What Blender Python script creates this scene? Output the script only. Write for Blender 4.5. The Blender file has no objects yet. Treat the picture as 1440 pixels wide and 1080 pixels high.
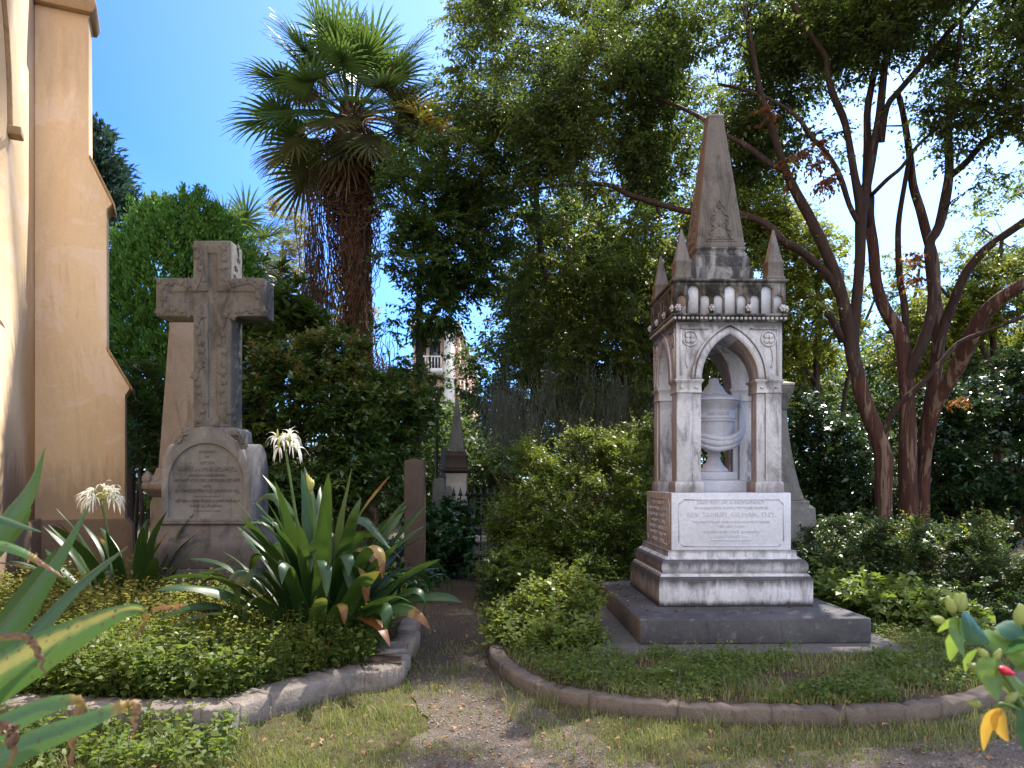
import bpy, math, random
import numpy as np
from mathutils import Vector, Matrix, noise as mnoise

random.seed(7)
RNG = np.random.default_rng(11)
scene = bpy.context.scene
COL = scene.collection
PI = math.pi

# ------------------------------------------------------------------ measured camera
F, HZ, CX, HC = 1080.0, 675.0, 720.0, 1.5      # focal (px), horizon row, centre column, eye height

def P(px, py, Y):
    return ((px - CX) * Y / F, Y, HC - (py - HZ) * Y / F)

def G(px, py, z=0.0):
    Y = F * (HC - z) / (py - HZ)
    return ((px - CX) * Y / F, Y)

# ------------------------------------------------------------------ mesh builder
ORIGIN = {}

class MB:
    def __init__(self):
        self.v = []; self.loops = []; self.sizes = []; self.n = 0; self.uv = []; self.hasuv = False

    def add(self, verts, faces, uv=None):
        verts = np.asarray(verts, dtype=np.float64).reshape(-1, 3)
        self.v.append(verts)
        if isinstance(faces, np.ndarray):
            self.loops.append((faces + self.n).astype(np.int64).ravel())
            self.sizes.append(np.full(len(faces), faces.shape[1], dtype=np.int64))
        else:
            for f in faces:
                self.loops.append(np.asarray(f, dtype=np.int64) + self.n)
            self.sizes.append(np.array([len(f) for f in faces], dtype=np.int64))
        if uv is not None:
            self.hasuv = True
            self.uv.append(np.asarray(uv, dtype=np.float64).reshape(-1, 2))
        else:
            self.uv.append(np.zeros((len(verts), 2)))
        self.n += len(verts)
        return self

    def box(self, x0, x1, y0, y1, z0, z1):
        v = [(x0, y0, z0), (x1, y0, z0), (x1, y1, z0), (x0, y1, z0), (x0, y0, z1), (x1, y0, z1), (x1, y1, z1), (x0, y1, z1)]
        f = [(0, 3, 2, 1), (4, 5, 6, 7), (0, 1, 5, 4), (1, 2, 6, 5), (2, 3, 7, 6), (3, 0, 4, 7)]
        return self.add(v, f)

    def rings(self, prof, cx=0, cy=0):
        """square-plan moulding: prof = [(half_x, half_y, z)...] from bottom to top"""
        v = []; f = []
        for hx, hy, z in prof:
            v += [(cx - hx, cy - hy, z), (cx + hx, cy - hy, z), (cx + hx, cy + hy, z), (cx - hx, cy + hy, z)]
        for i in range(len(prof) - 1):
            a = i * 4
            for k in range(4):
                f.append((a + k, a + (k + 1) % 4, a + 4 + (k + 1) % 4, a + 4 + k))
        f.append((3, 2, 1, 0)); t = (len(prof) - 1) * 4
        f.append((t, t + 1, t + 2, t + 3))
        return self.add(v, f)

    def sq(self, prof, cx=0, cy=0):
        return self.rings([(h, h, z) for h, z in prof], cx, cy)

    def lathe(self, prof, cx=0, cy=0, n=28, a0=0):
        v = []; f = []
        m = len(prof)
        for r, z in prof:
            for k in range(n):
                a = a0 + 2 * PI * k / n
                v.append((cx + r * math.cos(a), cy + r * math.sin(a), z))
        for i in range(m - 1):
            for k in range(n):
                f.append((i * n + k, i * n + (k + 1) % n, (i + 1) * n + (k + 1) % n, (i + 1) * n + k))
        f.append(tuple(range(n - 1, -1, -1)))
        f.append(tuple((m - 1) * n + k for k in range(n)))
        return self.add(v, f)

    def prism(self, poly, y0, y1):
        """poly in (x, z), counter-clockwise seen from -Y, extruded from y0 (front) to y1"""
        n = len(poly)
        v = [(x, y0, z) for x, z in poly] + [(x, y1, z) for x, z in poly]
        f = [tuple(range(n)), tuple(range(2 * n - 1, n - 1, -1))]
        for k in range(n):
            f.append((k, k + n, (k + 1) % n + n, (k + 1) % n))
        return self.add(v, f)

    def prism_x(self, poly, x0, x1):
        """poly in (y, z), extruded along x"""
        n = len(poly)
        v = [(x0, y, z) for y, z in poly] + [(x1, y, z) for y, z in poly]
        f = [tuple(range(n - 1, -1, -1)), tuple(range(n, 2 * n))]
        for k in range(n):
            f.append((k, (k + 1) % n, (k + 1) % n + n, k + n))
        return self.add(v, f)

    def tube(self, pts, radii, n=8, flat=None, cap=True):
        pts = np.asarray(pts, float); m = len(pts)
        radii = np.broadcast_to(np.asarray(radii, float), (m,))
        tan = np.gradient(pts, axis=0)
        tan /= np.linalg.norm(tan, axis=1)[:, None] + 1e-9
        ref = np.array([0.0, 0.0, 1.0]) if abs(tan[0, 2]) < 0.9 else np.array([1.0, 0, 0])
        u = np.cross(tan[0], ref); u /= np.linalg.norm(u)
        ang = np.arange(n) * 2 * PI / n
        V = np.zeros((m, n, 3))
        for i in range(m):
            u = u - tan[i] * np.dot(u, tan[i]); u /= np.linalg.norm(u) + 1e-9
            w = np.cross(tan[i], u)
            V[i] = pts[i] + radii[i] * (np.cos(ang)[:, None] * u + np.sin(ang)[:, None] * w)
        i = np.arange(m - 1)[:, None]; k = np.arange(n)[None, :]
        k2 = (k + 1) % n
        fa = np.stack([i * n + k, i * n + k2, (i + 1) * n + k2, (i + 1) * n + k], -1).reshape(-1, 4)
        self.add(V.reshape(-1, 3), fa)
        if cap:
            b = self.n - m * n
            self.loops.append(np.arange(n - 1, -1, -1) + b); self.loops.append(np.arange(n) + b + (m - 1) * n)
            self.sizes.append(np.array([n, n]))
        return self

    def segs(self, p0, p1, r0, r1, n=3):
        p0 = np.asarray(p0, float); p1 = np.asarray(p1, float); N = len(p0)
        if N == 0: return self
        d = p1 - p0; d /= np.linalg.norm(d, axis=1)[:, None] + 1e-9
        ref = np.where(np.abs(d[:, 2:3]) < 0.9, np.array([[0, 0, 1.0]]), np.array([[1.0, 0, 0]]))
        u = np.cross(d, ref); u /= np.linalg.norm(u, axis=1)[:, None] + 1e-9
        w = np.cross(d, u)
        r0 = np.broadcast_to(np.asarray(r0, float), (N,)); r1 = np.broadcast_to(np.asarray(r1, float), (N,))
        V = np.zeros((N, 2 * n, 3))
        for k in range(n):
            a = 2 * PI * k / n
            o = math.cos(a) * u + math.sin(a) * w
            V[:, k] = p0 + o * r0[:, None]; V[:, n + k] = p1 + o * r1[:, None]
        base = (np.arange(N) * 2 * n)[:, None]
        fs = [np.stack([base[:, 0] + k, base[:, 0] + (k + 1) % n, base[:, 0] + n + (k + 1) % n, base[:, 0] + n + k], -1) for k in range(n)]
        return self.add(V.reshape(-1, 3), np.concatenate(fs))

    def mesh(self, name, origin=(0, 0, 0), smooth=False):
        me = bpy.data.meshes.new(name)
        if self.n == 0: return me
        V = np.concatenate(self.v) - np.asarray(origin, float)
        L = np.concatenate(self.loops); S = np.concatenate(self.sizes)
        me.vertices.add(len(V)); me.vertices.foreach_set('co', V.astype(np.float32).ravel())
        me.loops.add(len(L)); me.loops.foreach_set('vertex_index', L.astype(np.int32))
        me.polygons.add(len(S))
        st = np.zeros(len(S), np.int32); st[1:] = np.cumsum(S)[:-1]
        me.polygons.foreach_set('loop_start', st)
        if smooth:
            me.polygons.foreach_set('use_smooth', np.ones(len(S), dtype=bool))
        if self.hasuv:
            uv = np.concatenate(self.uv)
            lay = me.uv_layers.new(name='UVMap')
            lay.data.foreach_set('uv', uv[L].astype(np.float32).ravel())
        me.update(calc_edges=True)
        return me

    def build(self, name, mat, parent=None, smooth=False, bevel=0, loc=None, kind=None):
        org = ORIGIN.get(parent.name, (0, 0, 0)) if parent else (loc or (0, 0, 0))
        me = self.mesh(name, org, smooth)
        return link(name, me, mat, parent, org, bevel, None if parent else (loc or (0, 0, 0)), kind)

def link(name, me, mat, parent=None, org=(0, 0, 0), bevel=0, loc=None, kind=None):
    o = bpy.data.objects.new(name, me)
    COL.objects.link(o)
    if mat is not None:
        me.materials.clear(); me.materials.append(mat)
    if parent:
        o.parent = parent; ORIGIN[o.name] = org
    else:
        o.location = loc or (0, 0, 0); ORIGIN[o.name] = loc or (0, 0, 0)
    if bevel:
        b = o.modifiers.new('edge_wear', 'BEVEL'); b.width = bevel; b.segments = 2; b.limit_method = 'ANGLE'; b.angle_limit = math.radians(40)
    if kind: o['kind'] = kind
    return o

def thing(name, label, cat, loc=(0, 0, 0), rz=0, group=None, local=False):
    o = bpy.data.objects.new(name, None); COL.objects.link(o)
    o.location = loc; o.rotation_euler = (0, 0, rz); o.empty_display_size = 0.1
    o['label'] = label; o['category'] = cat
    if group: o['group'] = group
    ORIGIN[o.name] = (0, 0, 0) if local else tuple(loc)
    return o

def tag(o, label, cat, group=None):
    o['label'] = label; o['category'] = cat
    if group: o['group'] = group
    return o

def boolean(base, cutters, op='DIFFERENCE'):
    """base, cutters: MB -> mesh with the cutters taken out"""
    tmp = []
    ob = bpy.data.objects.new('tmp', base.mesh('tmp')); COL.objects.link(ob); tmp.append(ob)
    for c in cutters:
        co = bpy.data.objects.new('cut', c.mesh('cut')); COL.objects.link(co); tmp.append(co)
        m = ob.modifiers.new('b', 'BOOLEAN'); m.operation = op; m.object = co; m.solver = 'EXACT'
    dg = bpy.context.evaluated_depsgraph_get(); dg.update()
    me = bpy.data.meshes.new_from_object(ob.evaluated_get(dg))
    for t in tmp: bpy.data.objects.remove(t)
    return me

def shift_mesh(me, org):
    me.transform(Matrix.Translation(-Vector(org))); return me

def text_into(mb, s, size, cx, cz, y, ext=0.004, width=None, xform=None):
    """raised letters in the XZ plane facing -Y, centred at (cx, cz)"""
    cu = bpy.data.curves.new('t', 'FONT'); cu.body = s; cu.size = size; cu.align_x = 'CENTER'; cu.align_y = 'CENTER'
    cu.extrude = ext; cu.resolution_u = 2
    ob = bpy.data.objects.new('t', cu); COL.objects.link(ob)
    dg = bpy.context.evaluated_depsgraph_get(); dg.update()
    me = bpy.data.meshes.new_from_object(ob.evaluated_get(dg))
    bpy.data.objects.remove(ob)
    v = np.zeros(len(me.vertices) * 3); me.vertices.foreach_get('co', v); v = v.reshape(-1, 3)
    if len(v) == 0: return
    w = v[:, 0].max() - v[:, 0].min()
    sc = (width / w) if width else 1.0
    q = np.stack([cx + v[:, 0] * sc, y - v[:, 2], cz + v[:, 1]], -1)
    if xform: q = np.array([xform(p) for p in q])
    mb.add(q, [tuple(p.vertices) for p in me.polygons])
    bpy.data.meshes.remove(me)

def smooth_path(pts, n):
    """Catmull-Rom through rows of pts (any number of columns)"""
    p = np.asarray(pts, float)
    p = np.vstack([2 * p[0] - p[1], p, 2 * p[-1] - p[-2]])
    m = len(p) - 3
    out = []
    for t in np.linspace(0, m - 1e-6, n):
        i = int(t); f = t - i
        a, b, c, d = p[i], p[i + 1], p[i + 2], p[i + 3]
        out.append(0.5 * (2 * b + (c - a) * f + (2 * a - 5 * b + 4 * c - d) * f * f + (3 * b - a - 3 * c + d) * f ** 3))
    return np.array(out)

def unit(a):
    return a / (np.linalg.norm(a, axis=-1, keepdims=True) + 1e-9)

# ------------------------------------------------------------------ materials
def mat_new(name):
    m = bpy.data.materials.new(name); m.use_nodes = True
    nt = m.node_tree
    for n in list(nt.nodes): nt.nodes.remove(n)
    out = nt.nodes.new('ShaderNodeOutputMaterial')
    return m, nt, out


def rgb(c): return (c[0], c[1], c[2], 1.0)

def ramp(nt, fac, stops, interp='LINEAR'):
    r = nt.nodes.new('ShaderNodeValToRGB'); r.color_ramp.interpolation = interp
    e = r.color_ramp.elements
    while len(e) > 1: e.remove(e[-1])
    e[0].position = stops[0][0]; e[0].color = rgb(stops[0][1]) if not np.isscalar(stops[0][1]) else (stops[0][1],) * 3 + (1,)
    for p, c in stops[1:]:
        q = e.new(p); q.color = rgb(c) if not np.isscalar(c) else (c, c, c, 1)
    nt.links.new(fac, r.inputs[0])
    return r.outputs[0]

def noise(nt, vec, scale, detail=5, rough=0.55, stretch=None, dist=0.0):
    if stretch is not None:
        mp = nt.nodes.new('ShaderNodeMapping'); mp.inputs['Scale'].default_value = stretch
        nt.links.new(vec, mp.inputs[0]); vec = mp.outputs[0]
    n = nt.nodes.new('ShaderNodeTexNoise'); n.inputs['Scale'].default_value = scale; n.inputs['Detail'].default_value = detail
    n.inputs['Roughness'].default_value = rough; n.inputs['Distortion'].default_value = dist
    nt.links.new(vec, n.inputs['Vector'])
    return n.outputs['Fac']

def mixc(nt, fac, a, b, mode='MIX'):
    m = nt.nodes.new('ShaderNodeMix'); m.data_type = 'RGBA'; m.blend_type = mode
    if isinstance(fac, (int, float)): m.inputs[0].default_value = fac
    else: nt.links.new(fac, m.inputs[0])
    for v, i in ((a, 6), (b, 7)):
        if isinstance(v, tuple): m.inputs[i].default_value = rgb(v)
        else: nt.links.new(v, m.inputs[i])
    return m.outputs[2]

def math_n(nt, op, a, b=None, clamp=False):
    m = nt.nodes.new('ShaderNodeMath'); m.operation = op; m.use_clamp = clamp
    for v, i in ((a, 0), (b, 1)):
        if v is None: continue
        if isinstance(v, (int, float)): m.inputs[i].default_value = v
        else: nt.links.new(v, m.inputs[i])
    return m.outputs[0]

def stone(name, base, stain, amt=0.5, streak=0.5, rough=0.85, bump=0.25, warm=None, side=None, soot=(0.02, 0.02, 0.022), scale=1.0, lich=None, ledge=(), patch=None, grain=0.5):
    """weathered stone: broad blotches, vertical run-off streaks, fine grain; side = (colour, amount) stain on faces turned to -X"""
    m, nt, out = mat_new(name)
    tc = nt.nodes.new('ShaderNodeTexCoord'); vec = tc.outputs['Object']
    b = nt.nodes.new('ShaderNodeBsdfPrincipled'); b.inputs['Roughness'].default_value = rough; b.inputs['Specular IOR Level'].default_value = 0.25
    nt.links.new(b.outputs[0], out.inputs[0])
    big = noise(nt, vec, 2.2 * scale, 6, 0.6, None, 0.6)
    fine = noise(nt, vec, 38 * scale, 4, 0.7)
    col = mixc(nt, ramp(nt, big, [(0.38, 0.0), (0.66, 1.0)]), base, warm or tuple(0.82 * c for c in base))
    st = noise(nt, vec, 4 * scale, 8, 0.68, (1.7, 1.7, 0.45), 0.8)
    lo = 0.62 - 0.25 * amt
    col = mixc(nt, math_n(nt, 'MULTIPLY', ramp(nt, st, [(lo, 0.0), (lo + 0.16, 1.0)]), streak), col, stain)
    bl = noise(nt, vec, 3.4 * scale, 8, 0.66, None, 1.2)
    lo2 = 0.7 - 0.22 * amt
    col = mixc(nt, math_n(nt, 'MULTIPLY', ramp(nt, bl, [(lo2, 0.0), (lo2 + 0.14, 1.0)]), 0.8 * amt), col, soot)
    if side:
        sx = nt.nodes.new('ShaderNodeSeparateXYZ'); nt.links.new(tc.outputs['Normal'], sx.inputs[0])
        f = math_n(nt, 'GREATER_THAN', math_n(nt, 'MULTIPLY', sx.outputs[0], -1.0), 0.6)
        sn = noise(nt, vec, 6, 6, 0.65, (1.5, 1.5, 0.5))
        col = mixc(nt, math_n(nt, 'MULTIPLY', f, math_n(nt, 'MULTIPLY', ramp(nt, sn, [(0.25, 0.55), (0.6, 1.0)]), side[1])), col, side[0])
    if lich:
        vo = noise(nt, vec, 11, 5, 0.7)
        col = mixc(nt, math_n(nt, 'MULTIPLY', ramp(nt, vo, [(0.58, 0.0), (0.66, 1.0)]), 0.6), col, lich)
    if patch:                                   # old repairs: areas of another mix with a fairly hard edge
        pn = noise(nt, vec, 0.9, 7, 0.62, None, 1.6)
        col = mixc(nt, ramp(nt, pn, [(0.53, 0.0), (0.56, 0.8)]), col, patch)
        pn2 = noise(nt, vec, 0.45, 8, 0.7, (1.6, 1.6, 0.5), 0.8)
        col = mixc(nt, ramp(nt, pn2, [(0.48, 0.0), (0.70, 0.75)]), col, stain)
        pn3 = noise(nt, vec, 3.0, 9, 0.75, (2.2, 2.2, 0.22), 0.5)
        col = mixc(nt, ramp(nt, pn3, [(0.56, 0.0), (0.74, 0.5)]), col, soot)
    for zt, dz, amt_l, c_l in ledge:            # run-off soot hanging under a ledge (dz > 0) or damp rising from a foot (dz < 0)
        sz = nt.nodes.new('ShaderNodeSeparateXYZ'); nt.links.new(vec, sz.inputs[0])
        dn = noise(nt, vec, 9, 6, 0.65, (1, 1, 0.15))
        t = math_n(nt, 'DIVIDE', math_n(nt, 'SUBTRACT', zt, sz.outputs[2]), dz)
        t = math_n(nt, 'ADD', t, math_n(nt, 'MULTIPLY', math_n(nt, 'SUBTRACT', dn, 0.5), 1.7))
        inside = math_n(nt, 'GREATER_THAN', math_n(nt, 'DIVIDE', math_n(nt, 'SUBTRACT', zt, sz.outputs[2]), dz), -0.02)
        col = mixc(nt, math_n(nt, 'MULTIPLY', math_n(nt, 'MULTIPLY', ramp(nt, t, [(0.3, 1.0), (0.95, 0.0)]), inside), amt_l), col, c_l)
    col = mixc(nt, grain, col, ramp(nt, fine, [(0.25, 0.45), (0.75, 1.0)]), 'MULTIPLY')
    nt.links.new(col, b.inputs['Base Color'])
    bp = nt.nodes.new('ShaderNodeBump'); bp.inputs['Strength'].default_value = bump; bp.inputs['Distance'].default_value = 0.012
    hsum = math_n(nt, 'ADD', fine, math_n(nt, 'MULTIPLY', bl, 1.5))
    nt.links.new(hsum, bp.inputs['Height']); nt.links.new(bp.outputs[0], b.inputs['Normal'])
    return m

def leafm(name, cols, trans=0.35, rough=0.42, spec=0.4, tcol=None, patch=0.9, patch_scale=0.9, hue=None):
    """foliage: colour picked per leaf, slow hue drift through the plant, light shining through the blade"""
    m, nt, out = mat_new(name)
    geo = nt.nodes.new('ShaderNodeNewGeometry')
    tc = nt.nodes.new('ShaderNodeTexCoord')
    k = len(cols)
    c = ramp(nt, geo.outputs['Random Per Island'], [(i / max(1, k - 1), col) for i, col in enumerate(cols)])
    pn = noise(nt, tc.outputs['Object'], patch_scale, 3, 0.6)
    if hue:
        c = mixc(nt, ramp(nt, pn, [(0.48, 0.0), (0.68, patch)]), c, hue)
    p = nt.nodes.new('ShaderNodeBsdfPrincipled'); p.inputs['Roughness'].default_value = rough; p.inputs['Specular IOR Level'].default_value = spec
    nt.links.new(c, p.inputs['Base Color'])
    t = nt.nodes.new('ShaderNodeBsdfTranslucent')
    tcn = mixc(nt, 0.65, c, tcol or tuple(min(1, 2.6 * x) for x in cols[len(cols) // 2]))
    nt.links.new(tcn, t.inputs['Color'])
    mx = nt.nodes.new('ShaderNodeMixShader'); mx.inputs[0].default_value = trans
    nt.links.new(p.outputs[0], mx.inputs[1]); nt.links.new(t.outputs[0], mx.inputs[2]); nt.links.new(mx.outputs[0], out.inputs[0])
    return m

def barkm(name, c1, c2, c3, stretch=(5, 5, 0.7), scale=3.0, bump=0.6, lo=0.55, hi=0.62):
    m, nt, out = mat_new(name)
    tc = nt.nodes.new('ShaderNodeTexCoord'); vec = tc.outputs['Object']
    b = nt.nodes.new('ShaderNodeBsdfPrincipled'); b.inputs['Roughness'].default_value = 0.75; b.inputs['Specular IOR Level'].default_value = 0.25
    nt.links.new(b.outputs[0], out.inputs[0])
    a = noise(nt, vec, scale, 6, 0.6, stretch, 0.5)
    f = noise(nt, vec, scale * 4, 6, 0.65, stretch)
    col = mixc(nt, ramp(nt, a, [(0.35, 0.0), (0.6, 1.0)]), c1, c2)
    col = mixc(nt, ramp(nt, noise(nt, vec, scale * 0.7, 5, 0.6, stretch, 0.8), [(lo, 0.0), (hi, 1.0)]), col, c3)
    col = mixc(nt, 0.55, col, ramp(nt, f, [(0.3, 0.4), (0.7, 1.0)]), 'MULTIPLY')
    nt.links.new(col, b.inputs['Base Color'])
    bp = nt.nodes.new('ShaderNodeBump'); bp.inputs['Strength'].default_value = bump; bp.inputs['Distance'].default_value = 0.03
    nt.links.new(math_n(nt, 'ADD', f, a), bp.inputs['Height']); nt.links.new(bp.outputs[0], b.inputs['Normal'])
    return m

def plain(name, c, rough=0.6, var=0.25, metal=0.0, scale=6):
    m, nt, out = mat_new(name)
    tc = nt.nodes.new('ShaderNodeTexCoord')
    b = nt.nodes.new('ShaderNodeBsdfPrincipled'); b.inputs['Roughness'].default_value = rough; b.inputs['Metallic'].default_value = metal
    n = noise(nt, tc.outputs['Object'], scale, 5, 0.6)
    nt.links.new(mixc(nt, ramp(nt, n, [(0.35, 0.0), (0.65, 1.0)]), c, tuple(x * (1 - var) for x in c)), b.inputs['Base Color'])
    nt.links.new(b.outputs[0], out.inputs[0])
    return m

def strapm(name, tip=1.2, spots=0.0, yellow=0.0, greens=((0.02, 0.06, 0.015), (0.045, 0.11, 0.025)), brown=(0.16, 0.06, 0.02), trans=0.22):
    """lily blade: UV.y runs base to tip, UV.x across; brown past `tip`, spots of rust, yellow mid-stripe"""
    m, nt, out = mat_new(name)
    uv = nt.nodes.new('ShaderNodeUVMap'); uv.uv_map = 'UVMap'
    tc = nt.nodes.new('ShaderNodeTexCoord'); oi = nt.nodes.new('ShaderNodeObjectInfo')
    sx = nt.nodes.new('ShaderNodeSeparateXYZ'); nt.links.new(uv.outputs[0], sx.inputs[0])
    nz = noise(nt, tc.outputs['Object'], 9, 5, 0.6)
    c = mixc(nt, oi.outputs['Random'], greens[0], greens[1])
    veins = noise(nt, uv.outputs[0], 14, 3, 0.5, (3.0, 0.12, 1))
    c = mixc(nt, 0.45, c, ramp(nt, veins, [(0.3, 0.55), (0.7, 1.2)]), 'MULTIPLY')
    c = mixc(nt, ramp(nt, noise(nt, tc.outputs['Object'], 2.5, 3, 0.5), [(0.5, 0.0), (0.75, 0.45)]), c, (0.11, 0.17, 0.03))
    if yellow:
        d = math_n(nt, 'ABSOLUTE', math_n(nt, 'SUBTRACT', sx.outputs[0], 0.62))
        d = math_n(nt, 'ADD', d, math_n(nt, 'ADD', math_n(nt, 'MULTIPLY', math_n(nt, 'SUBTRACT', nz, 0.5), 0.6), math_n(nt, 'MULTIPLY', math_n(nt, 'SUBTRACT', veins, 0.5), 0.35)))
        c = mixc(nt, math_n(nt, 'MULTIPLY', ramp(nt, d, [(0.04, 1.0), (0.24, 0.0)]), yellow), c, (0.42, 0.36, 0.06))
    if spots:
        vo = nt.nodes.new('ShaderNodeTexVoronoi'); vo.inputs['Scale'].default_value = 55; nt.links.new(tc.outputs['Object'], vo.inputs['Vector'])
        c = mixc(nt, math_n(nt, 'MULTIPLY', ramp(nt, vo.outputs['Distance'], [(0.16, 1.0), (0.24, 0.0)]), math_n(nt, 'MULTIPLY', ramp(nt, nz, [(0.4, 0.0), (0.5, 1.0)]), spots)), c, (0.09, 0.022, 0.012))
    tv = math_n(nt, 'ADD', sx.outputs[1], math_n(nt, 'MULTIPLY', math_n(nt, 'SUBTRACT', nz, 0.5), 0.45))
    c = mixc(nt, ramp(nt, math_n(nt, 'SUBTRACT', tv, tip - 0.12, True), [(0.0, 0.0), (0.05, 1.0)]), c, (0.24, 0.15, 0.035))
    c = mixc(nt, ramp(nt, math_n(nt, 'SUBTRACT', tv, tip, True), [(0.0, 0.0), (0.05, 1.0)]), c, brown)
    p = nt.nodes.new('ShaderNodeBsdfPrincipled'); p.inputs['Roughness'].default_value = 0.38; p.inputs['Specular IOR Level'].default_value = 0.4
    nt.links.new(c, p.inputs['Base Color'])
    bp = nt.nodes.new('ShaderNodeBump'); bp.inputs['Strength'].default_value = 0.25; bp.inputs['Distance'].default_value = 0.004
    nt.links.new(veins, bp.inputs['Height']); nt.links.new(bp.outputs[0], p.inputs['Normal'])
    t = nt.nodes.new('ShaderNodeBsdfTranslucent'); nt.links.new(mixc(nt, 0.4, c, (0.25, 0.4, 0.05)), t.inputs['Color'])
    mx = nt.nodes.new('ShaderNodeMixShader'); mx.inputs[0].default_value = trans
    nt.links.new(p.outputs[0], mx.inputs[1]); nt.links.new(t.outputs[0], mx.inputs[2]); nt.links.new(mx.outputs[0], out.inputs[0])
    return m

# ------------------------------------------------------------------ materials in use
M = {}
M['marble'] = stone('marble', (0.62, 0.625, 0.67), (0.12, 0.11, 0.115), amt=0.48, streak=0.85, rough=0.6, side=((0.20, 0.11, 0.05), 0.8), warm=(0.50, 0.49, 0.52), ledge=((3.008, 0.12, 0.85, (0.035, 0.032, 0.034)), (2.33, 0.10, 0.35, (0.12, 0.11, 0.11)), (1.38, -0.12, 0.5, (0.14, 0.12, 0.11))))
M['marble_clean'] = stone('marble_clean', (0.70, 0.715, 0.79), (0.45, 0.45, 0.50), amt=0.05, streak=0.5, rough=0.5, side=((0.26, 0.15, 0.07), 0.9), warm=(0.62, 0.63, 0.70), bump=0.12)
M['marble_urn'] = stone('marble_urn', (0.56, 0.57, 0.64), (0.24, 0.23, 0.25), amt=0.12, streak=0.4, rough=0.5, bump=0.1)
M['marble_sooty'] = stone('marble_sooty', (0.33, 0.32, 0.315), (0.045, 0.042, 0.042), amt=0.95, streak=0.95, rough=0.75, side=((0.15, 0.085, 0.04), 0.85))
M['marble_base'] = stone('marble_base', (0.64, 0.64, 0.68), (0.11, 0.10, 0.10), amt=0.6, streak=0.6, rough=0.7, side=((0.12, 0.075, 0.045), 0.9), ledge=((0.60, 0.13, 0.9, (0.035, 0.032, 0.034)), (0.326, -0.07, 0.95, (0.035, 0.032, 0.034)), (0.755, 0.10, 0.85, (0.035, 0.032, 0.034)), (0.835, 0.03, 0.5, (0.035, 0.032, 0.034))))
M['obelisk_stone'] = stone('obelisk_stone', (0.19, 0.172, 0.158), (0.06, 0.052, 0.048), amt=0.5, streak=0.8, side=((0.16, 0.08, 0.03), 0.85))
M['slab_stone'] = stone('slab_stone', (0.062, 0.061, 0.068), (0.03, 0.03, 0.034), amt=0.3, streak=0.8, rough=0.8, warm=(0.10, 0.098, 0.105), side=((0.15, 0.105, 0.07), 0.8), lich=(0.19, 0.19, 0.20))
M['paver_stone'] = stone('paver_stone', (0.13, 0.12, 0.115), (0.05, 0.045, 0.045), amt=0.5, rough=0.9)
M['cross_stone'] = stone('cross_stone', (0.112, 0.108, 0.106), (0.045, 0.042, 0.042), amt=0.5, streak=0.75, warm=(0.165, 0.158, 0.155), rough=0.85, lich=(0.19, 0.19, 0.165))
M['tablet_stone'] = stone('tablet_stone', (0.115, 0.112, 0.117), (0.055, 0.052, 0.053), amt=0.4, streak=0.7, warm=(0.23, 0.225, 0.23), rough=0.7)
M['cross_base'] = stone('cross_base', (0.105, 0.095, 0.095), (0.045, 0.042, 0.042), amt=0.45, streak=0.9, warm=(0.16, 0.145, 0.143))
M['tan_stone'] = stone('tan_stone', (0.27, 0.235, 0.205), (0.10, 0.07, 0.052), amt=0.25, streak=0.9, warm=(0.22, 0.18, 0.15))
M['brown_stone'] = stone('brown_stone', (0.062, 0.046, 0.038), (0.034, 0.026, 0.022), amt=0.3, streak=0.8, warm=(0.085, 0.064, 0.052))
M['grey_stone'] = stone('grey_stone', (0.17, 0.17, 0.165), (0.05, 0.05, 0.05), amt=0.5, streak=0.7, lich=(0.25, 0.27, 0.2))
M['pale_stone'] = stone('pale_stone', (0.46, 0.43, 0.38), (0.12, 0.10, 0.09), amt=0.3, streak=0.7)
M['kerb_stone'] = stone('kerb_stone', (0.34, 0.29, 0.25), (0.11, 0.09, 0.08), amt=0.35, streak=0.6, rough=0.95, bump=1.0, warm=(0.22, 0.19, 0.165), scale=2.2, lich=(0.12, 0.13, 0.08))
M['kerb_right'] = stone('kerb_right', (0.21, 0.165, 0.13), (0.08, 0.06, 0.05), amt=0.35, streak=0.6, rough=0.95, bump=1.0, warm=(0.15, 0.12, 0.10), scale=2.2, lich=(0.09, 0.10, 0.06))
M['lettering'] = stone('lettering', (0.27, 0.255, 0.25), (0.14, 0.13, 0.12), amt=0.1, streak=0.3, bump=0.05)
M['letter_white'] = stone('letter_white', (0.64, 0.64, 0.68), (0.5, 0.5, 0.54), amt=0.0, streak=0.2, bump=0.05)
M['stucco'] = stone('stucco', (0.85, 0.63, 0.385), (0.66, 0.46, 0.30), amt=0.12, streak=0.55, rough=0.9, bump=0.25, warm=(0.80, 0.575, 0.345), soot=(0.46, 0.31, 0.20), scale=0.5, grain=0.18, patch=(0.88, 0.67, 0.48), ledge=((0.97, -0.9, 0.6, (0.36, 0.25, 0.17)), (8.1, 1.6, 0.5, (0.42, 0.28, 0.18))))
M['stucco_base'] = stone('stucco_base', (0.30, 0.215, 0.15), (0.13, 0.095, 0.07), amt=0.4, streak=0.6, rough=0.95)
M['stucco_cap'] = stone('stucco_cap', (0.46, 0.31, 0.17), (0.2, 0.13, 0.08), amt=0.3, streak=0.6, rough=0.95)
M['iron'] = plain('iron', (0.012, 0.012, 0.013), 0.5, 0.3)
M['pink_wall'] = plain('pink_wall', (0.62, 0.40, 0.31), 0.9, 0.12, 0, 0.6)
M['white_paint'] = plain('white_paint', (0.7, 0.68, 0.64), 0.6, 0.1)
M['awning'] = plain('awning', (0.004, 0.075, 0.065), 0.8, 0.3)
M['glass'] = plain('glass', (0.02, 0.025, 0.03), 0.1, 0.2)
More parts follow.
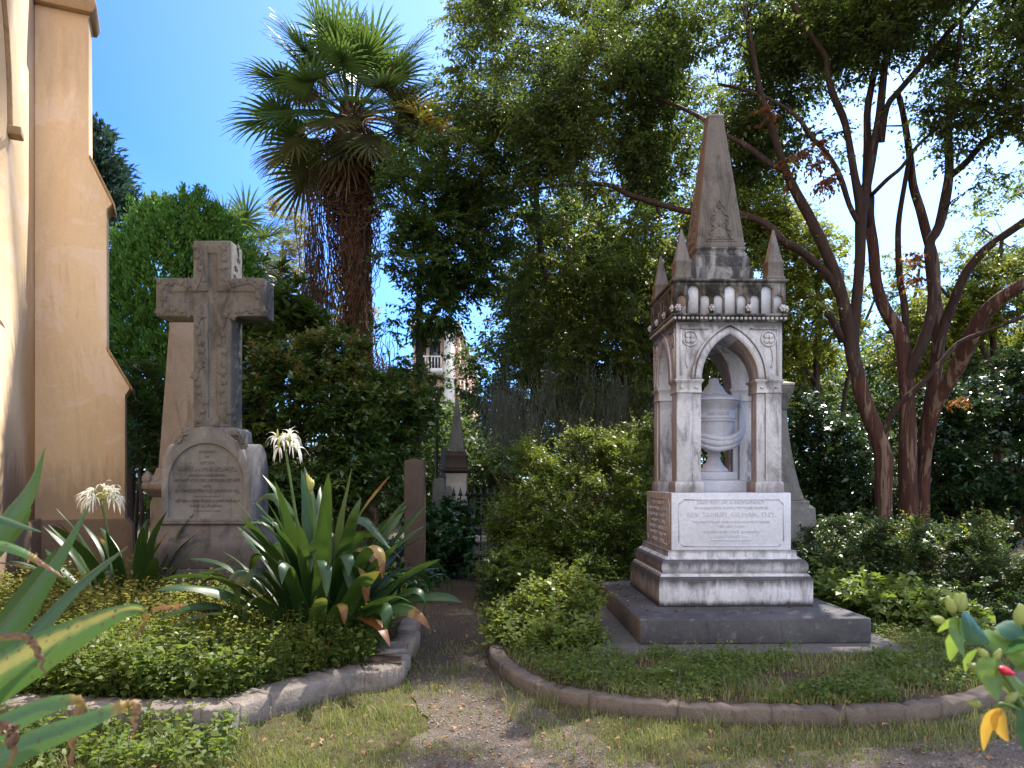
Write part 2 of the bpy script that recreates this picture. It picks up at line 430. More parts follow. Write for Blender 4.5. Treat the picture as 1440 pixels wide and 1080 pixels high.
M['bark_crape'] = barkm('bark_crape', (0.10, 0.042, 0.028), (0.055, 0.022, 0.016), (0.20, 0.135, 0.095), lo=0.54, hi=0.585, bump=1.0)
M['bark_dark'] = barkm('bark_dark', (0.06, 0.045, 0.035), (0.03, 0.022, 0.018), (0.10, 0.08, 0.065))
M['bark_palm'] = barkm('bark_palm', (0.13, 0.065, 0.035), (0.06, 0.032, 0.02), (0.18, 0.12, 0.08), (3, 3, 3), 4)
M['twig'] = barkm('twig', (0.09, 0.06, 0.04), (0.05, 0.032, 0.022), (0.13, 0.10, 0.075))
M['vine'] = barkm('vine', (0.15, 0.085, 0.055), (0.085, 0.045, 0.03), (0.22, 0.16, 0.12), (2, 2, 2), 5)

# ------------------------------------------------------------------ sky, sun, camera
SUN_EL, SUN_AZ = math.radians(53), math.atan2(0.52, 0.854)      # azimuth measured from +Y towards +X
w = bpy.data.worlds.new('World'); scene.world = w; w.use_nodes = True
nt = w.node_tree
for n in list(nt.nodes): nt.nodes.remove(n)
wo = nt.nodes.new('ShaderNodeOutputWorld'); bg = nt.nodes.new('ShaderNodeBackground')
sky = nt.nodes.new('ShaderNodeTexSky'); sky.sky_type = 'NISHITA'; sky.sun_disc = False
sky.sun_elevation = SUN_EL; sky.sun_rotation = SUN_AZ
sky.air_density = 1.0; sky.dust_density = 0.4; sky.ozone_density = 2.0; sky.altitude = 0
bg.inputs['Strength'].default_value = 0.15
tcw = nt.nodes.new('ShaderNodeTexCoord'); wdir = tcw.outputs['Generated']
dp = nt.nodes.new('ShaderNodeVectorMath'); dp.operation = 'DOT_PRODUCT'; nt.links.new(wdir, dp.inputs[0])
dp.inputs[1].default_value = (math.sin(SUN_AZ) * math.cos(SUN_EL), math.cos(SUN_AZ) * math.cos(SUN_EL), math.sin(SUN_EL))
near = ramp(nt, dp.outputs['Value'], [(0.60, 0.0), (0.93, 1.0)])
tint = mixc(nt, near, (0.41, 0.60, 0.97), (1.0, 1.0, 1.0))
skc = mixc(nt, 1.0, sky.outputs[0], tint, 'MULTIPLY')
gm = nt.nodes.new('ShaderNodeGamma'); gm.inputs[1].default_value = 1.22; nt.links.new(skc, gm.inputs[0])
# unseen white cloud added behind the camera as fill light for shaded fronts
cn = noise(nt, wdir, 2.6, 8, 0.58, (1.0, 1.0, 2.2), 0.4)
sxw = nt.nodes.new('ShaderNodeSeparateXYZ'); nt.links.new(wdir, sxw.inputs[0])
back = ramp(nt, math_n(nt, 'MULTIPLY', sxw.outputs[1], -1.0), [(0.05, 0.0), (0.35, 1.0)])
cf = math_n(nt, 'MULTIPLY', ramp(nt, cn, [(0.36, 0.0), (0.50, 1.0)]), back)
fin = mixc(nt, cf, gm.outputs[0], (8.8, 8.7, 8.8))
bg.inputs['Strength'].default_value = 0.085
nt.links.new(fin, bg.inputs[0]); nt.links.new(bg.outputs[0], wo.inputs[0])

sd = bpy.data.lights.new('sun', 'SUN'); sd.energy = 3.3; sd.angle = math.radians(0.53); sd.color = (1.0, 0.93, 0.82)
so = bpy.data.objects.new('sun', sd); COL.objects.link(so)
dirv = Vector((math.sin(SUN_AZ) * math.cos(SUN_EL), math.cos(SUN_AZ) * math.cos(SUN_EL), math.sin(SUN_EL)))
so.rotation_euler = dirv.to_track_quat('Z', 'Y').to_euler(); so.location = (6, 8, 14)

cd = bpy.data.cameras.new('camera'); cam = bpy.data.objects.new('camera', cd); COL.objects.link(cam)
cam.location = (0, 0, HC); cam.rotation_euler = (math.radians(90), 0, 0)
cd.sensor_fit = 'HORIZONTAL'; cd.sensor_width = 36; cd.lens = F / 1440 * 36; cd.shift_y = (HZ - 540) / 1440
cd.dof.use_dof = True; cd.dof.focus_distance = 8.0; cd.dof.aperture_fstop = 6.3
cd.clip_start = 0.05; cd.clip_end = 2000
scene.camera = cam
scene.view_settings.view_transform = 'Standard'; scene.view_settings.look = 'None'
scene.view_settings.exposure = 1.7; scene.view_settings.gamma = 1.0

# ------------------------------------------------------------------ ground, path, beds
def soil(name, c1, c2, c3, sc=3.0, peb=None, far=None):
    m, nt, out = mat_new(name)
    tc = nt.nodes.new('ShaderNodeTexCoord'); vec = tc.outputs['Object']
    b = nt.nodes.new('ShaderNodeBsdfPrincipled'); b.inputs['Roughness'].default_value = 0.95; b.inputs['Specular IOR Level'].default_value = 0.15
    a = noise(nt, vec, sc, 6, 0.65); f = noise(nt, vec, 60, 5, 0.75)
    col = mixc(nt, ramp(nt, a, [(0.38, 0.0), (0.62, 1.0)]), c1, c2)
    col = mixc(nt, ramp(nt, noise(nt, vec, sc * 6, 5, 0.7), [(0.55, 0.0), (0.66, 1.0)]), col, c3)
    h = f
    if peb:
        vo = nt.nodes.new('ShaderNodeTexVoronoi'); vo.inputs['Scale'].default_value = 120; nt.links.new(vec, vo.inputs['Vector'])
        vc = ramp(nt, vo.outputs['Color'], [(0.3, peb[0]), (0.8, peb[1])])
        col = mixc(nt, ramp(nt, noise(nt, vec, 9, 4, 0.7), [(0.4, 0.0), (0.6, 0.85)]), col, vc)
        h = math_n(nt, 'ADD', f, math_n(nt, 'MULTIPLY', vo.outputs['Distance'], -1.2))
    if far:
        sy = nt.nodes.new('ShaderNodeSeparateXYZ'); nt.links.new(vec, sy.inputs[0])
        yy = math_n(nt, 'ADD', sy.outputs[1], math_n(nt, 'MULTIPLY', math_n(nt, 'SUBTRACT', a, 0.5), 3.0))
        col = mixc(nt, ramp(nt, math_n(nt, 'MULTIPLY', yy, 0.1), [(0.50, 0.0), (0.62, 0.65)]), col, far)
    col = mixc(nt, 0.6, col, ramp(nt, f, [(0.25, 0.35), (0.75, 1.0)]), 'MULTIPLY')
    nt.links.new(col, b.inputs['Base Color'])
    bp = nt.nodes.new('ShaderNodeBump'); bp.inputs['Strength'].default_value = 0.8; bp.inputs['Distance'].default_value = 0.02
    nt.links.new(h, bp.inputs['Height']); nt.links.new(bp.outputs[0], b.inputs['Normal'])
    nt.links.new(b.outputs[0], out.inputs[0])
    return m

M['turf_soil'] = soil('turf_soil', (0.10, 0.085, 0.05), (0.14, 0.12, 0.06), (0.06, 0.07, 0.03))
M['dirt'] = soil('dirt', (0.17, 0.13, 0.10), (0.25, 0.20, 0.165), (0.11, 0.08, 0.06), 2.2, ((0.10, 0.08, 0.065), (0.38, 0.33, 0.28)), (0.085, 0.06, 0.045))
M['bed_soil'] = soil('bed_soil', (0.085, 0.06, 0.04), (0.13, 0.085, 0.055), (0.06, 0.055, 0.03))

def hgt(x, y):
    return 0.018 * mnoise.noise((x * 0.9, y * 0.9, 3.1)) + 0.008 * mnoise.noise((x * 3.5, y * 3.5, 8.0))

mb = MB()
xs = np.concatenate([[-400, -120, -40, -16], np.arange(-8, 8.01, 0.2), [16, 40, 120, 400]])
ys = np.concatenate([[-300, -60, -12], np.arange(0, 24.01, 0.2), [40, 90, 200, 600]])
vv = [(x, y, hgt(x, y) if -8 <= x <= 8 and 0 <= y <= 24 else 0.0) for y in ys for x in xs]
nx = len(xs)
ff = np.array([(j * nx + i, j * nx + i + 1, (j + 1) * nx + i + 1, (j + 1) * nx + i) for j in range(len(ys) - 1) for i in range(nx - 1)])
mb.add(vv, ff)
mb.build('ground', M['turf_soil'], smooth=True, kind='structure')

# the worn path: centre line (x, y, half width), ragged edge
PATH = smooth_path([(0.0, 0.5, 1.15), (-0.02, 3.2, 0.98), (-0.05, 4.3, 0.60), (-0.22, 5.0, 0.40), (-0.43, 5.9, 0.34), (-0.55, 7.2, 0.34), (-0.72, 9.2, 0.28), (-0.80, 12.5, 0.28), (-0.78, 16, 0.33), (-1.0, 24, 0.4)], 110)
def path_at(y):
    return np.interp(y, PATH[:, 1], PATH[:, 0]), np.interp(y, PATH[:, 1], PATH[:, 2])
mb = MB(); vv = []; ff = []
K = 15
for i, (cx, cy, hw) in enumerate(PATH):
    for k in range(K):
        s = k / (K - 1) * 2 - 1
        e = 1 + 0.28 * mnoise.noise((cy * 1.7, (s > 0) * 9.0, 0.5)) + 0.12 * mnoise.noise((cy * 6, (s > 0) * 5.0, 2.5))
        x = cx + s * hw * e
        dep = -0.012 * (1 - s * s)
        vv.append((x, cy, hgt(x, cy) + 0.010 + dep * 0.2))
for i in range(len(PATH) - 1):
    for k in range(K - 1):
        ff.append((i * K + k, i * K + k + 1, (i + 1) * K + k + 1, (i + 1) * K + k))
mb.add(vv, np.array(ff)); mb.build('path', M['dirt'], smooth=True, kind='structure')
# cross walk of bare earth in front of the round bed
mb = MB(); vv = []; ff = []
cw = smooth_path([(0.5, 3.25, 0.55), (1.2, 3.62, 0.5), (2.0, 3.85, 0.42), (3.0, 4.02, 0.40), (4.5, 4.5, 0.45), (8, 6.5, 0.5)], 60)
for i, (cx, cy, hw) in enumerate(cw):
    for k in range(9):
        s = k / 8 * 2 - 1
        e = 1 + 0.35 * mnoise.noise((cx * 2.1, (s > 0) * 7.0, 1.5))
        vv.append((cx - 0.12 * s * hw, cy + s * hw * e, hgt(cx, cy + s * hw) + 0.014))
for i in range(len(cw) - 1):
    for k in range(8):
        ff.append((i * 9 + k, (i + 1) * 9 + k, (i + 1) * 9 + k + 1, i * 9 + k + 1))
mb.add(vv, np.array(ff)[:, ::-1]); mb.build('cross_path', M['dirt'], smooth=True, kind='structure')

# kerb outlines on the ground (outer foot of each kerb)
LK = np.array([(-3.6, 4.75), (-3.0, 4.62), (-2.44, 4.54), (-2.05, 4.54), (-1.70, 4.56), (-1.55, 4.74), (-1.18, 5.31), (-0.957, 5.44), (-0.82, 5.55)])
LK2 = np.array([(-0.82, 5.55), (-0.87, 6.6), (-0.94, 7.64)])
RK = np.array([(-0.15, 7.0), (-0.19, 6.5), (-0.165, 6.16), (-0.03, 5.66), (0.133, 5.31), (0.433, 5.03), (0.775, 4.84), (1.20, 4.72), (1.64, 4.67), (2.04, 4.66), (2.51, 4.74), (2.99, 4.94), (3.67, 5.45), (4.3, 6.3), (4.6, 7.4)])
RKs = smooth_path(RK, 90)
LKs = smooth_path(LK, 46)

def poly_sheet(name, pts, zf, mat):
    me = MB()
    pts = np.asarray(pts)
    c = pts.mean(axis=0)
    rings = 8; n = len(pts); vv = []
    for r in range(rings + 1):
        for p in pts:
            q = c + (p - c) * (r / rings if r else 0.001)
            vv.append((q[0], q[1], zf + hgt(q[0], q[1]) * 1.2))
    ff = [(r * n + k, r * n + (k + 1) % n, (r + 1) * n + (k + 1) % n, (r + 1) * n + k) for r in range(rings) for k in range(n)]
    me.add(vv, np.array(ff)); return me.build(name, mat, smooth=True, kind='structure')

poly_sheet('left_bed_soil', np.vstack([LKs[:, :2] + [0.0, 0.16], [(-0.97, 6.6), (-1.05, 7.7), (-1.35, 10.5), (-1.6, 14), (-7.5, 14), (-7.5, 5.2)]]), 0.13, M['bed_soil'])
poly_sheet('round_bed_soil', np.vstack([RKs[:, :2] * [1, 1] + (np.array([[2.0, 7.4]]) - RKs[:, :2]) * 0.03, [(4.6, 10.5), (3.0, 11.5), (0.8, 11.3), (0.0, 9.5)]]), 0.085, M['bed_soil'])

# ------------------------------------------------------------------ kerbs, laid as separate blocks
def kerb_block(line, width, z0, z1, side, jag=0.0, seed=0):
    """one length of kerb following `line`; side=+1 puts the width to the left of the direction of travel"""
    mb = MB(); rn = random.Random(seed)
    p = np.asarray(line)[:, :2]; t = np.gradient(p, axis=0); t = unit(t)
    nrm = np.stack([-t[:, 1], t[:, 0]], -1) * side
    V = []; Fc = []
    for i in range(len(p)):
        o = p[i]; n2 = nrm[i]
        j = lambda: rn.uniform(-1, 1) * (0.004 + jag)
        zt = z1 + j() * 0.8 + 0.012 * mnoise.noise((o[0] * 2.2, o[1] * 2.2, seed)) - (0.03 * rn.random() if rn.random() < 0.07 else 0)
        for off, z in ((0, z0), (0 + j() * .5, zt - 0.012), (0.014, zt), (width - 0.014, zt + j() * .4), (width, zt - 0.02), (width, z0)):
            V.append((o[0] + n2[0] * off, o[1] + n2[1] * off, z))
    m = 6
    for i in range(len(p) - 1):
        for k in range(m):
            a, b = i * m + k, i * m + (k + 1) % m
            Fc.append((a, b, b + m, a + m) if side < 0 else (a, a + m, b + m, b))
    Fc.append(tuple(range(m)) if side > 0 else tuple(range(m - 1, -1, -1)))
    e = (len(p) - 1) * m
    Fc.append(tuple(range(e + m - 1, e - 1, -1)) if side > 0 else tuple(range(e, e + m)))
    mb.add(V, Fc); return mb

k = thing('stone_kerb', 'pale curved stone kerb of the lily bed, its corner by the path cracked and broken', 'kerb', (-1.6, 4.7, 0), group='bed kerbs')
for a, b in ((0, 12), (12, 20), (20, 29), (29, 37), (37, 46)):
    seg = LKs[a:min(b + 1, 46)].copy(); seg[-1] += (seg[-2] - seg[-1]) * 0.03
    kerb_block(smooth_path(seg, 3 * len(seg)), 0.25, -0.06, 0.145 + 0.004 * (a % 4), 1, 0.004, a).build('kerb_block', M['kerb_stone'], k)
y = 5.62; sgn = 0
for ln, wd, hh, ang in ((0.42, 0.20, 0.13, 0.06), (0.36, 0.25, 0.16, -0.07), (0.40, 0.18, 0.15, 0.1), (0.5, 0.16, 0.18, 0.03)):
    x = np.interp(y, LK2[:, 1], LK2[:, 0])
    seg = [(x + 0.02 * sgn, y), (x + 0.01 + ang * 0.3, y + ln * 0.33), (x + ang * 0.3, y + ln * 0.66), (x + ang * 0.5, y + ln)]
    o = kerb_block(smooth_path(seg, 14), wd, -0.06, hh, 1, 0.012, int(y * 100)).build('kerb_block', M['kerb_stone'], k)
    o['label'] = 'broken kerb block with a split ragged edge'
    y += ln + 0.03; sgn = 1 - sgn
k = thing('stone_kerb', 'low brown ring kerb round the bed of the arched urn monument', 'kerb', (1.6, 4.7, 0), group='bed kerbs')
cuts = [0, 9, 17, 26, 33, 42, 50, 57, 66, 75, 83, 89]
for a, b in zip(cuts[:-1], cuts[1:]):
    seg = RKs[a:b + 1].copy(); seg[-1] += (seg[-2] - seg[-1]) * 0.03
    kerb_block(smooth_path(seg, 2 * len(seg)), 0.13, -0.06, 0.105, 1, 0.004, a).build('kerb_block', M['kerb_right'], k)

# ------------------------------------------------------------------ arch helpers
def parch(h, c, z0, n=14):
    """pointed arch, half width h, arc centres c beyond the middle: points from right springing over the apex to the left"""
    r = h + c; a1 = math.acos(c / r)
    R = [(-c + r * math.cos(a1 * i / n), z0 + r * math.sin(a1 * i / n)) for i in range(n + 1)]
    return R + [(-x, z) for x, z in R[-2::-1]]

def rarch(h, z0, n=16):
    return [(h * math.cos(PI * i / n), z0 + h * math.sin(PI * i / n)) for i in range(n + 1)]

def band(outer, inner, y0, y1):
    """flat ring between two open outlines of equal length (x, z) -> solid"""
    mb = MB(); n = len(outer); V = []
    for q, y in ((outer, y0), (inner, y0), (outer, y1), (inner, y1)):
        V += [(x, y, z) for x, z in q]
    Fc = []
    for i in range(n - 1):
        Fc += [(i, i + 1, n + i + 1, n + i), (2 * n + i, 3 * n + i, 3 * n + i + 1, 2 * n + i + 1), (i, 2 * n + i, 2 * n + i + 1, i + 1), (n + i, n + i + 1, 3 * n + i + 1, 3 * n + i)]
    Fc += [(0, n, 3 * n, 2 * n), (n - 1, 3 * n - 1, 4 * n - 1, 2 * n - 1)]
    mb.add(V, Fc); return mb

def rot4(mb):
    """the same detail on all four faces of a square block"""
    o = MB()
    for q in range(4):
        c, s = math.cos(q * PI / 2), math.sin(q * PI / 2)
        n0 = 0
        for v in mb.v:
            o.v.append(np.stack([v[:, 0] * c - v[:, 1] * s, v[:, 0] * s + v[:, 1] * c, v[:, 2]], -1)); o.uv.append(np.zeros((len(v), 2)))
        for l in mb.loops: o.loops.append(l + q * mb.n)
        o.sizes += mb.sizes
    o.n = 4 * mb.n
    return o

# ------------------------------------------------------------------ the arched urn monument
GM = thing('canopy_monument', 'tall white marble canopy monument with pointed arches, corner pinnacles and an obelisk spire', 'monument', (2.06, 7.84, 0), math.radians(1.6), local=True)
MB().box(-1.46, 1.21, -1.66, 1.6, -0.1, 0.112).build('paving_slab', M['paver_stone'], GM, bevel=0.012)
o = MB().box(-1.02, 0.96, -1.34, 1.16, 0.112, 0.326).build('plinth_slab', M['slab_stone'], GM, bevel=0.014); o['label'] = 'wide soot-black bottom slab'
MB().sq([(0.724, 0.326), (0.724, 0.575), (0.716, 0.586), (0.69, 0.627)]).build('base_block', M['marble_base'], GM, bevel=0.012)
tor = [(0.672, 0.6275)] + [(0.655 + 0.037 * math.sin(t), 0.69 - 0.06 * math.cos(t)) for t in np.linspace(0.2, PI, 9)] + [(0.64, 0.765), (0.625, 0.775), (0.613, 0.783), (0.61, 0.834), (0.59, 0.834)]
MB().sq(tor).build('base_moulding', M['marble_base'], GM, bevel=0.004)
pl = MB().sq([(0.572, 0.8345), (0.572, 1.379)]).build('inscribed_die', M['marble_clean'], GM, bevel=0.008)
def rect_frame(x0, x1, z0, z1, y, t=0.008, d=0.005):
    mb = MB()
    c = 0.045
    pts = [(x0 + c, z0), (x1 - c, z0), (x1, z0 + c), (x1, z1 - c), (x1 - c, z1), (x0 + c, z1), (x0, z1 - c), (x0, z0 + c), (x0 + c, z0)]
    for (a, b), (e, f) in zip(pts[:-1], pts[1:]):
        L = math.hypot(e - a, f - b); nx, nz = -(f - b) / L * t / 2, (e - a) / L * t / 2
        V = [(a + nx, y, b + nz), (a - nx, y, b - nz), (e - nx, y, f - nz), (e + nx, y, f + nz)]
        V += [(q[0], y - d, q[2]) for q in V]
        mb.add(V, [(0, 1, 2, 3), (7, 6, 5, 4), (0, 4, 5, 1), (1, 5, 6, 2), (2, 6, 7, 3), (3, 7, 4, 0)])
    return mb
fr = rect_frame(-0.50, 0.50, 0.875, 1.315, -0.5725)
rot4(fr).build('panel_frame', M['marble_clean'], pl)
for s, size, z, wd in (('ERECTED AS A MONUMENT', 0.042, 1.288, 0.64), ('BY A GRATEFUL PEOPLE TO THEIR PASTOR', 0.035, 1.236, 0.70), ('REV. SAMUEL GILMAN, D.D.', 0.064, 1.172, 0.84), ('THE PASTOR OF THIS CHURCH FORTY YEARS', 0.034, 1.103, 0.74), ('HIS LIFE WAS', 0.034, 1.062, 0.26), ('A PURE AND TRUE EXAMPLE', 0.033, 1.010, 0.54), ('OF FAITH', 0.033, 0.966, 0.30)):
    tx = MB(); text_into(tx, s, size, 0, z, -0.572, 0.005, wd); tx.build('inscription', M['marble_clean'], pl)
MB().box(-0.2, 0.2, -0.577, -0.572, 0.926, 0.930).build('rule', M['letter_white'], pl)
for i, (s, wd) in enumerate((('IN MEMORY OF', 0.5), ('A FAITHFUL FRIEND', 0.8), ('BELOVED TEACHER', 0.8), ('AND PASTOR', 0.6), ('BORN AT GLOUCESTER', 0.8), ('IN THE YEAR 1791', 0.7), ('DIED 1858', 0.5))):
    tx = MB(); text_into(tx, s, 0.045, 0, 1.27 - 0.062 * i, -0.5735, 0.006, wd, lambda p: (p[1], -p[0], p[2])); tx.build('inscription', M['marble'], pl)

# four clustered piers
def pier():
    mb = MB()
    h = 0.12
    mb.box(-h, 0.035, -h, 0.035, 1.487, 2.33)
    mb.box(0.035, h, -h + 0.012, 0.035, 1.487, 2.33).box(-h + 0.012, 0.035, 0.035, h, 1.487, 2.33)
    mb.box(0.035, h - 0.02, 0.035, h - 0.02, 1.487, 2.33)
    mb.rings([(0.138, 0.138, 1.380), (0.138, 0.138, 1.465), (0.126, 0.126, 1.4865)])
    mb.rings([(0.126, 0.126, 2.3305), (0.126, 0.126, 2.342), (0.121, 0.121, 2.35), (0.121, 0.121, 2.42), (0.130, 0.130, 2.432), (0.142, 0.142, 2.45), (0.142, 0.142, 2.4605)])
    for q in (-0.07, 0.07):
        mb.lathe([(0.02, 2.375 - 0.001), (0.02, 2.39), (0.005, 2.395)], q, -0.119, 8)
    return mb
first = None
for sx in (-1, 1):
    for sy in (-1, 1):
        mb = pier()
        for v in mb.v:
            v[:, 0] = v[:, 0] * (-sx) if sx > 0 else v[:, 0]
            v[:, 1] = v[:, 1] * (-sy) if sy > 0 else v[:, 1]
            v += [sx * 0.386, sy * 0.386, 0]
        if sx * sy < 0:
            mb.loops = [l[::-1] for l in mb.loops]
        mb.build('pier', M['marble'], GM, bevel=0.005)

# vaulted block with four pointed openings
base = MB().box(-0.51, 0.51, -0.51, 0.51, 2.4615, 3.007)
ap = parch(0.268, 0.216, 2.4615)
cutp = [(0.268, 2.40)] + ap + [(-0.268, 2.40)]
c1 = MB().prism(cutp, -0.7, 0.7)
c2 = MB().prism_x([(x, z) for x, z in cutp], -0.7, 0.7)
me = boolean(base, [c1, c2])
link('arch_block', me, M['marble'], GM, (0, 0, 0), 0.004)
det = band(parch(0.335, 0.205, 2.4615), parch(0.2685, 0.216, 2.4615), -0.5105, -0.528)
det2 = band(parch(0.368, 0.20, 2.4615), parch(0.345, 0.203, 2.4615), -0.5105, -0.536)
arch = MB()
for q in (det, det2):
    off = arch.n; arch.v += q.v; arch.uv += q.uv
    arch.loops += [l + off for l in q.loops]; arch.sizes += q.sizes; arch.n += q.n
for sx in (-1, 1):
    arch.box(min(sx * .455, sx * .475), max(sx * .455, sx * .475), -0.519, -0.5105, 2.50, 2.935)
    arch.box(min(sx * .20, sx * .475), max(sx * .20, sx * .475), -0.518, -0.5105, 2.9355, 2.953)
    ring = [(sx * 0.378 + 0.07 * math.cos(a), -0.513, 2.850 + 0.07 * math.sin(a)) for a in np.linspace(0, 2 * PI, 25)]
    arch.tube(ring, 0.010, 6, cap=False)
    for kk in range(4):
        a = PI / 4 + kk * PI / 2
        arch.lathe([(0.026, 0), (0.024, 0.008), (0.012, 0.012)], 0, 0, 10)
        v = arch.v[-1]; v[:] = np.stack([v[:, 0] + sx * 0.378 + 0.032 * math.cos(a), -0.5105 - v[:, 2], v[:, 1] + 2.850 + 0.032 * math.sin(a)], -1)
    cusp = [(sx * (0.40 + 0.02 * math.sin(t * 3)), -0.514, 2.77 - 0.2 * t) for t in np.linspace(0, 1, 8)]
    arch.tube(cusp, 0.008, 5)
rot4(arch).build('arch_moulding', M['marble'], GM)

co = MB().sq([(0.514, 3.0075), (0.524, 3.022), (0.524, 3.05), (0.540, 3.056), (0.552, 3.066), (0.552, 3.082), (0.54, 3.0845)])
co.build('cornice', M['marble_sooty'], GM, bevel=0.003)
dn = MB()
for i in range(26):
    x = -0.53 + i * 0.0424
    dn.box(x - 0.013, x + 0.013, -0.546, -0.5245, 3.026, 3.0485)
rot4(dn).build('dentils', M['marble'], GM)
MB().sq([(0.512, 3.085), (0.512, 3.379)]).build('frieze', M['marble_clean'], GM)
plate = MB().box(-0.535, 0.535, -0.535, -0.5125, 3.0855, 3.3785)
cuts = []
for u in (-0.352, 0, 0.352):
    for dx, hw, zt in ((-0.112, 0.044, 3.262), (0, 0.052, 3.352), (0.112, 0.044, 3.262)):
        pts = [(u + dx - hw, 3.05), (u + dx + hw, 3.05)] + [(u + dx + hw * math.cos(a), zt - hw + hw * math.sin(a)) for a in np.linspace(0, PI, 10)]
        cuts.append(MB().prism(pts, -0.6, -0.45))
pm = boolean(plate, cuts)
V = np.zeros(len(pm.vertices) * 3); pm.vertices.foreach_get('co', V); V = V.reshape(-1, 3)
pmb = MB().add(V, [tuple(p.vertices) for p in pm.polygons])
rot4(pmb).build('arcade_relief', M['marble_sooty'], GM)
for q in range(4):
    ca, sa = math.cos(q * PI / 2), math.sin(q * PI / 2)
    for x in (-0.50, -0.176, 0.176, 0.50):
        ro = MB()
        for kk in range(6):
            a = kk * PI / 3
            ro.lathe([(0.004, 0), (0.017, 0.008), (0.012, 0.026), (0.003, 0.030)], 0, 0, 8)
            v = ro.v[-1]; v[:] = np.stack([v[:, 0] + x + 0.022 * math.cos(a), -0.5355 - v[:, 2], v[:, 1] + 3.135 + 0.022 * math.sin(a)], -1)
        ro.lathe([(0.018, 0), (0.022, 0.012), (0.016, 0.034), (0.004, 0.042)], 0, 0, 10)
        v = ro.v[-1]; v[:] = np.stack([v[:, 0] + x, -0.536 - v[:, 2], v[:, 1] + 3.135], -1)
        for v in ro.v: v[:] = np.stack([v[:, 0] * ca - v[:, 1] * sa, v[:, 0] * sa + v[:, 1] * ca, v[:, 2]], -1)
        ro.build('rosette', M['marble'], GM, smooth=True)
MB().sq([(0.535, 3.379), (0.552, 3.386), (0.56, 3.394), (0.56, 3.408), (0.53, 3.414)]).build('frieze_cap', M['marble_sooty'], GM, bevel=0.003)
ob = MB().sq([(0.305, 3.4142), (0.305, 3.588), (0.295, 3.596), (0.277, 3.600), (0.277, 3.69), (0.262, 3.715), (0.248, 3.722), (0.248, 3.742), (0.238, 3.75), (0.236, 3.775), (0.247, 3.79), (0.249, 3.802), (0.243, 3.806)])
ob.build('spire_base', M['marble_sooty'], GM, bevel=0.005)
sp = MB().sq([(0.240, 3.8065), (0.240, 3.83), (0.076, 5.165), (0.083, 5.17), (0.083, 5.19), (0.07, 5.205)])
spo = sp.build('spire', M['obelisk_stone'], GM, bevel=0.006)
# sunk-panel edges and the scroll carving on the spire faces
def on_spire(x, z, lift=0.004):
    t = (z - 3.83) / (5.165 - 3.83); h = 0.240 + (0.076 - 0.240) * t
    return (x, -h - lift, z)
sc = MB()
for sx in (-1, 1):
    for e in (0.018, 0.045):
        sc.tube([on_spire(sx * ((0.240 + (0.076 - 0.240) * t) - e), 3.83 + t * 1.335, -0.001) for t in np.linspace(0.06, 0.93, 12)], 0.005, 5)
    zc = 3.93
    S = [(0.02, 0.36), (0.05, 0.33), (0.055, 0.30), (0.035, 0.285), (0.03, 0.30), (0.045, 0.26), (0.075, 0.25), (0.09, 0.225), (0.075, 0.205), (0.06, 0.215), (0.085, 0.185), (0.075, 0.15), (0.05, 0.135), (0.075, 0.11), (0.105, 0.10), (0.115, 0.07), (0.095, 0.055), (0.08, 0.07), (0.10, 0.03), (0.13, 0.012)]
    sc.tube([on_spire(sx * a, zc - 0.06 + b * 1.05) for a, b in smooth_path(S, 60)], 0.0065, 5)
    sc.tube([on_spire(sx * a, zc - 0.06 + b) for a, b in smooth_path([(0.0, 0.02), (0.03, 0.05), (0.04, 0.02), (0.06, 0.02)], 14)], 0.006, 5)
sc.tube([on_spire(x, z) for x, z in smooth_path([(0, 0.40 + 3.89), (0.018, 3.89 + 0.36), (0, 3.89 + 0.31), (-0.018, 3.89 + 0.36), (0, 3.89 + 0.40)], 20)], 0.008, 5)
sc.tube([on_spire(x, z) for x, z in smooth_path([(-0.02, 4.05), (0.0, 4.02), (0.02, 4.05)], 8)], 0.006, 5)
sc.box(-0.16, 0.16, -0.240, -0.2335, 3.862, 3.868).box(-0.13, 0.13, -0.238, -0.228, 3.882, 3.888)
rot4(sc).build('scroll_carving', M['obelisk_stone'], spo)
for sx in (-1, 1):
    for sy in (-1, 1):
        MB().sq([(0.088, 3.4142), (0.088, 3.44), (0.076, 3.452), (0.073, 3.56), (0.080, 3.575), (0.080, 3.592), (0.066, 3.605), (0.010, 3.905), (0.004, 3.912)], sx * 0.445, sy * 0.445).build('pinnacle', M['obelisk_stone'], GM, bevel=0.004)

# the urn under the canopy
U = thing('draped_urn', 'grey marble urn with draped cloth standing inside the arched canopy', 'urn', (2.06, 7.84, 1.38), 0)
ux, uy = 2.06, 7.84
MB().sq([(0.26, 1.3805), (0.26, 1.492), (0.252, 1.500)], ux, uy).build('pedestal_block', M['marble_urn'], U, bevel=0.006)
MB().sq([(0.185, 1.5005), (0.185, 1.575), (0.178, 1.58)], ux, uy).build('urn_plinth', M['marble_urn'], U, bevel=0.006)
MB().lathe([(0.145, 1.5805), (0.145, 1.60), (0.135, 1.612), (0.105, 1.64), (0.075, 1.685), (0.062, 1.725), (0.062, 1.735), (0.075, 1.745), (0.075, 1.757), (0.06, 1.768), (0.07, 1.79), (0.10, 1.8095)], ux, uy, 36).build('urn_foot', M['marble_urn'], U, smooth=True)
MB().lathe([(0.10, 1.81), (0.155, 1.845), (0.185, 1.89), (0.198, 1.95), (0.203, 2.07), (0.206, 2.085), (0.216, 2.09), (0.216, 2.102), (0.207, 2.106), (0.207, 2.112), (0.217, 2.117), (0.217, 2.128), (0.208, 2.133), (0.212, 2.215), (0.222, 2.225), (0.235, 2.265), (0.255, 2.28), (0.258, 2.292)], ux, uy, 44).build('urn_body', M['marble_urn'], U, smooth=True)
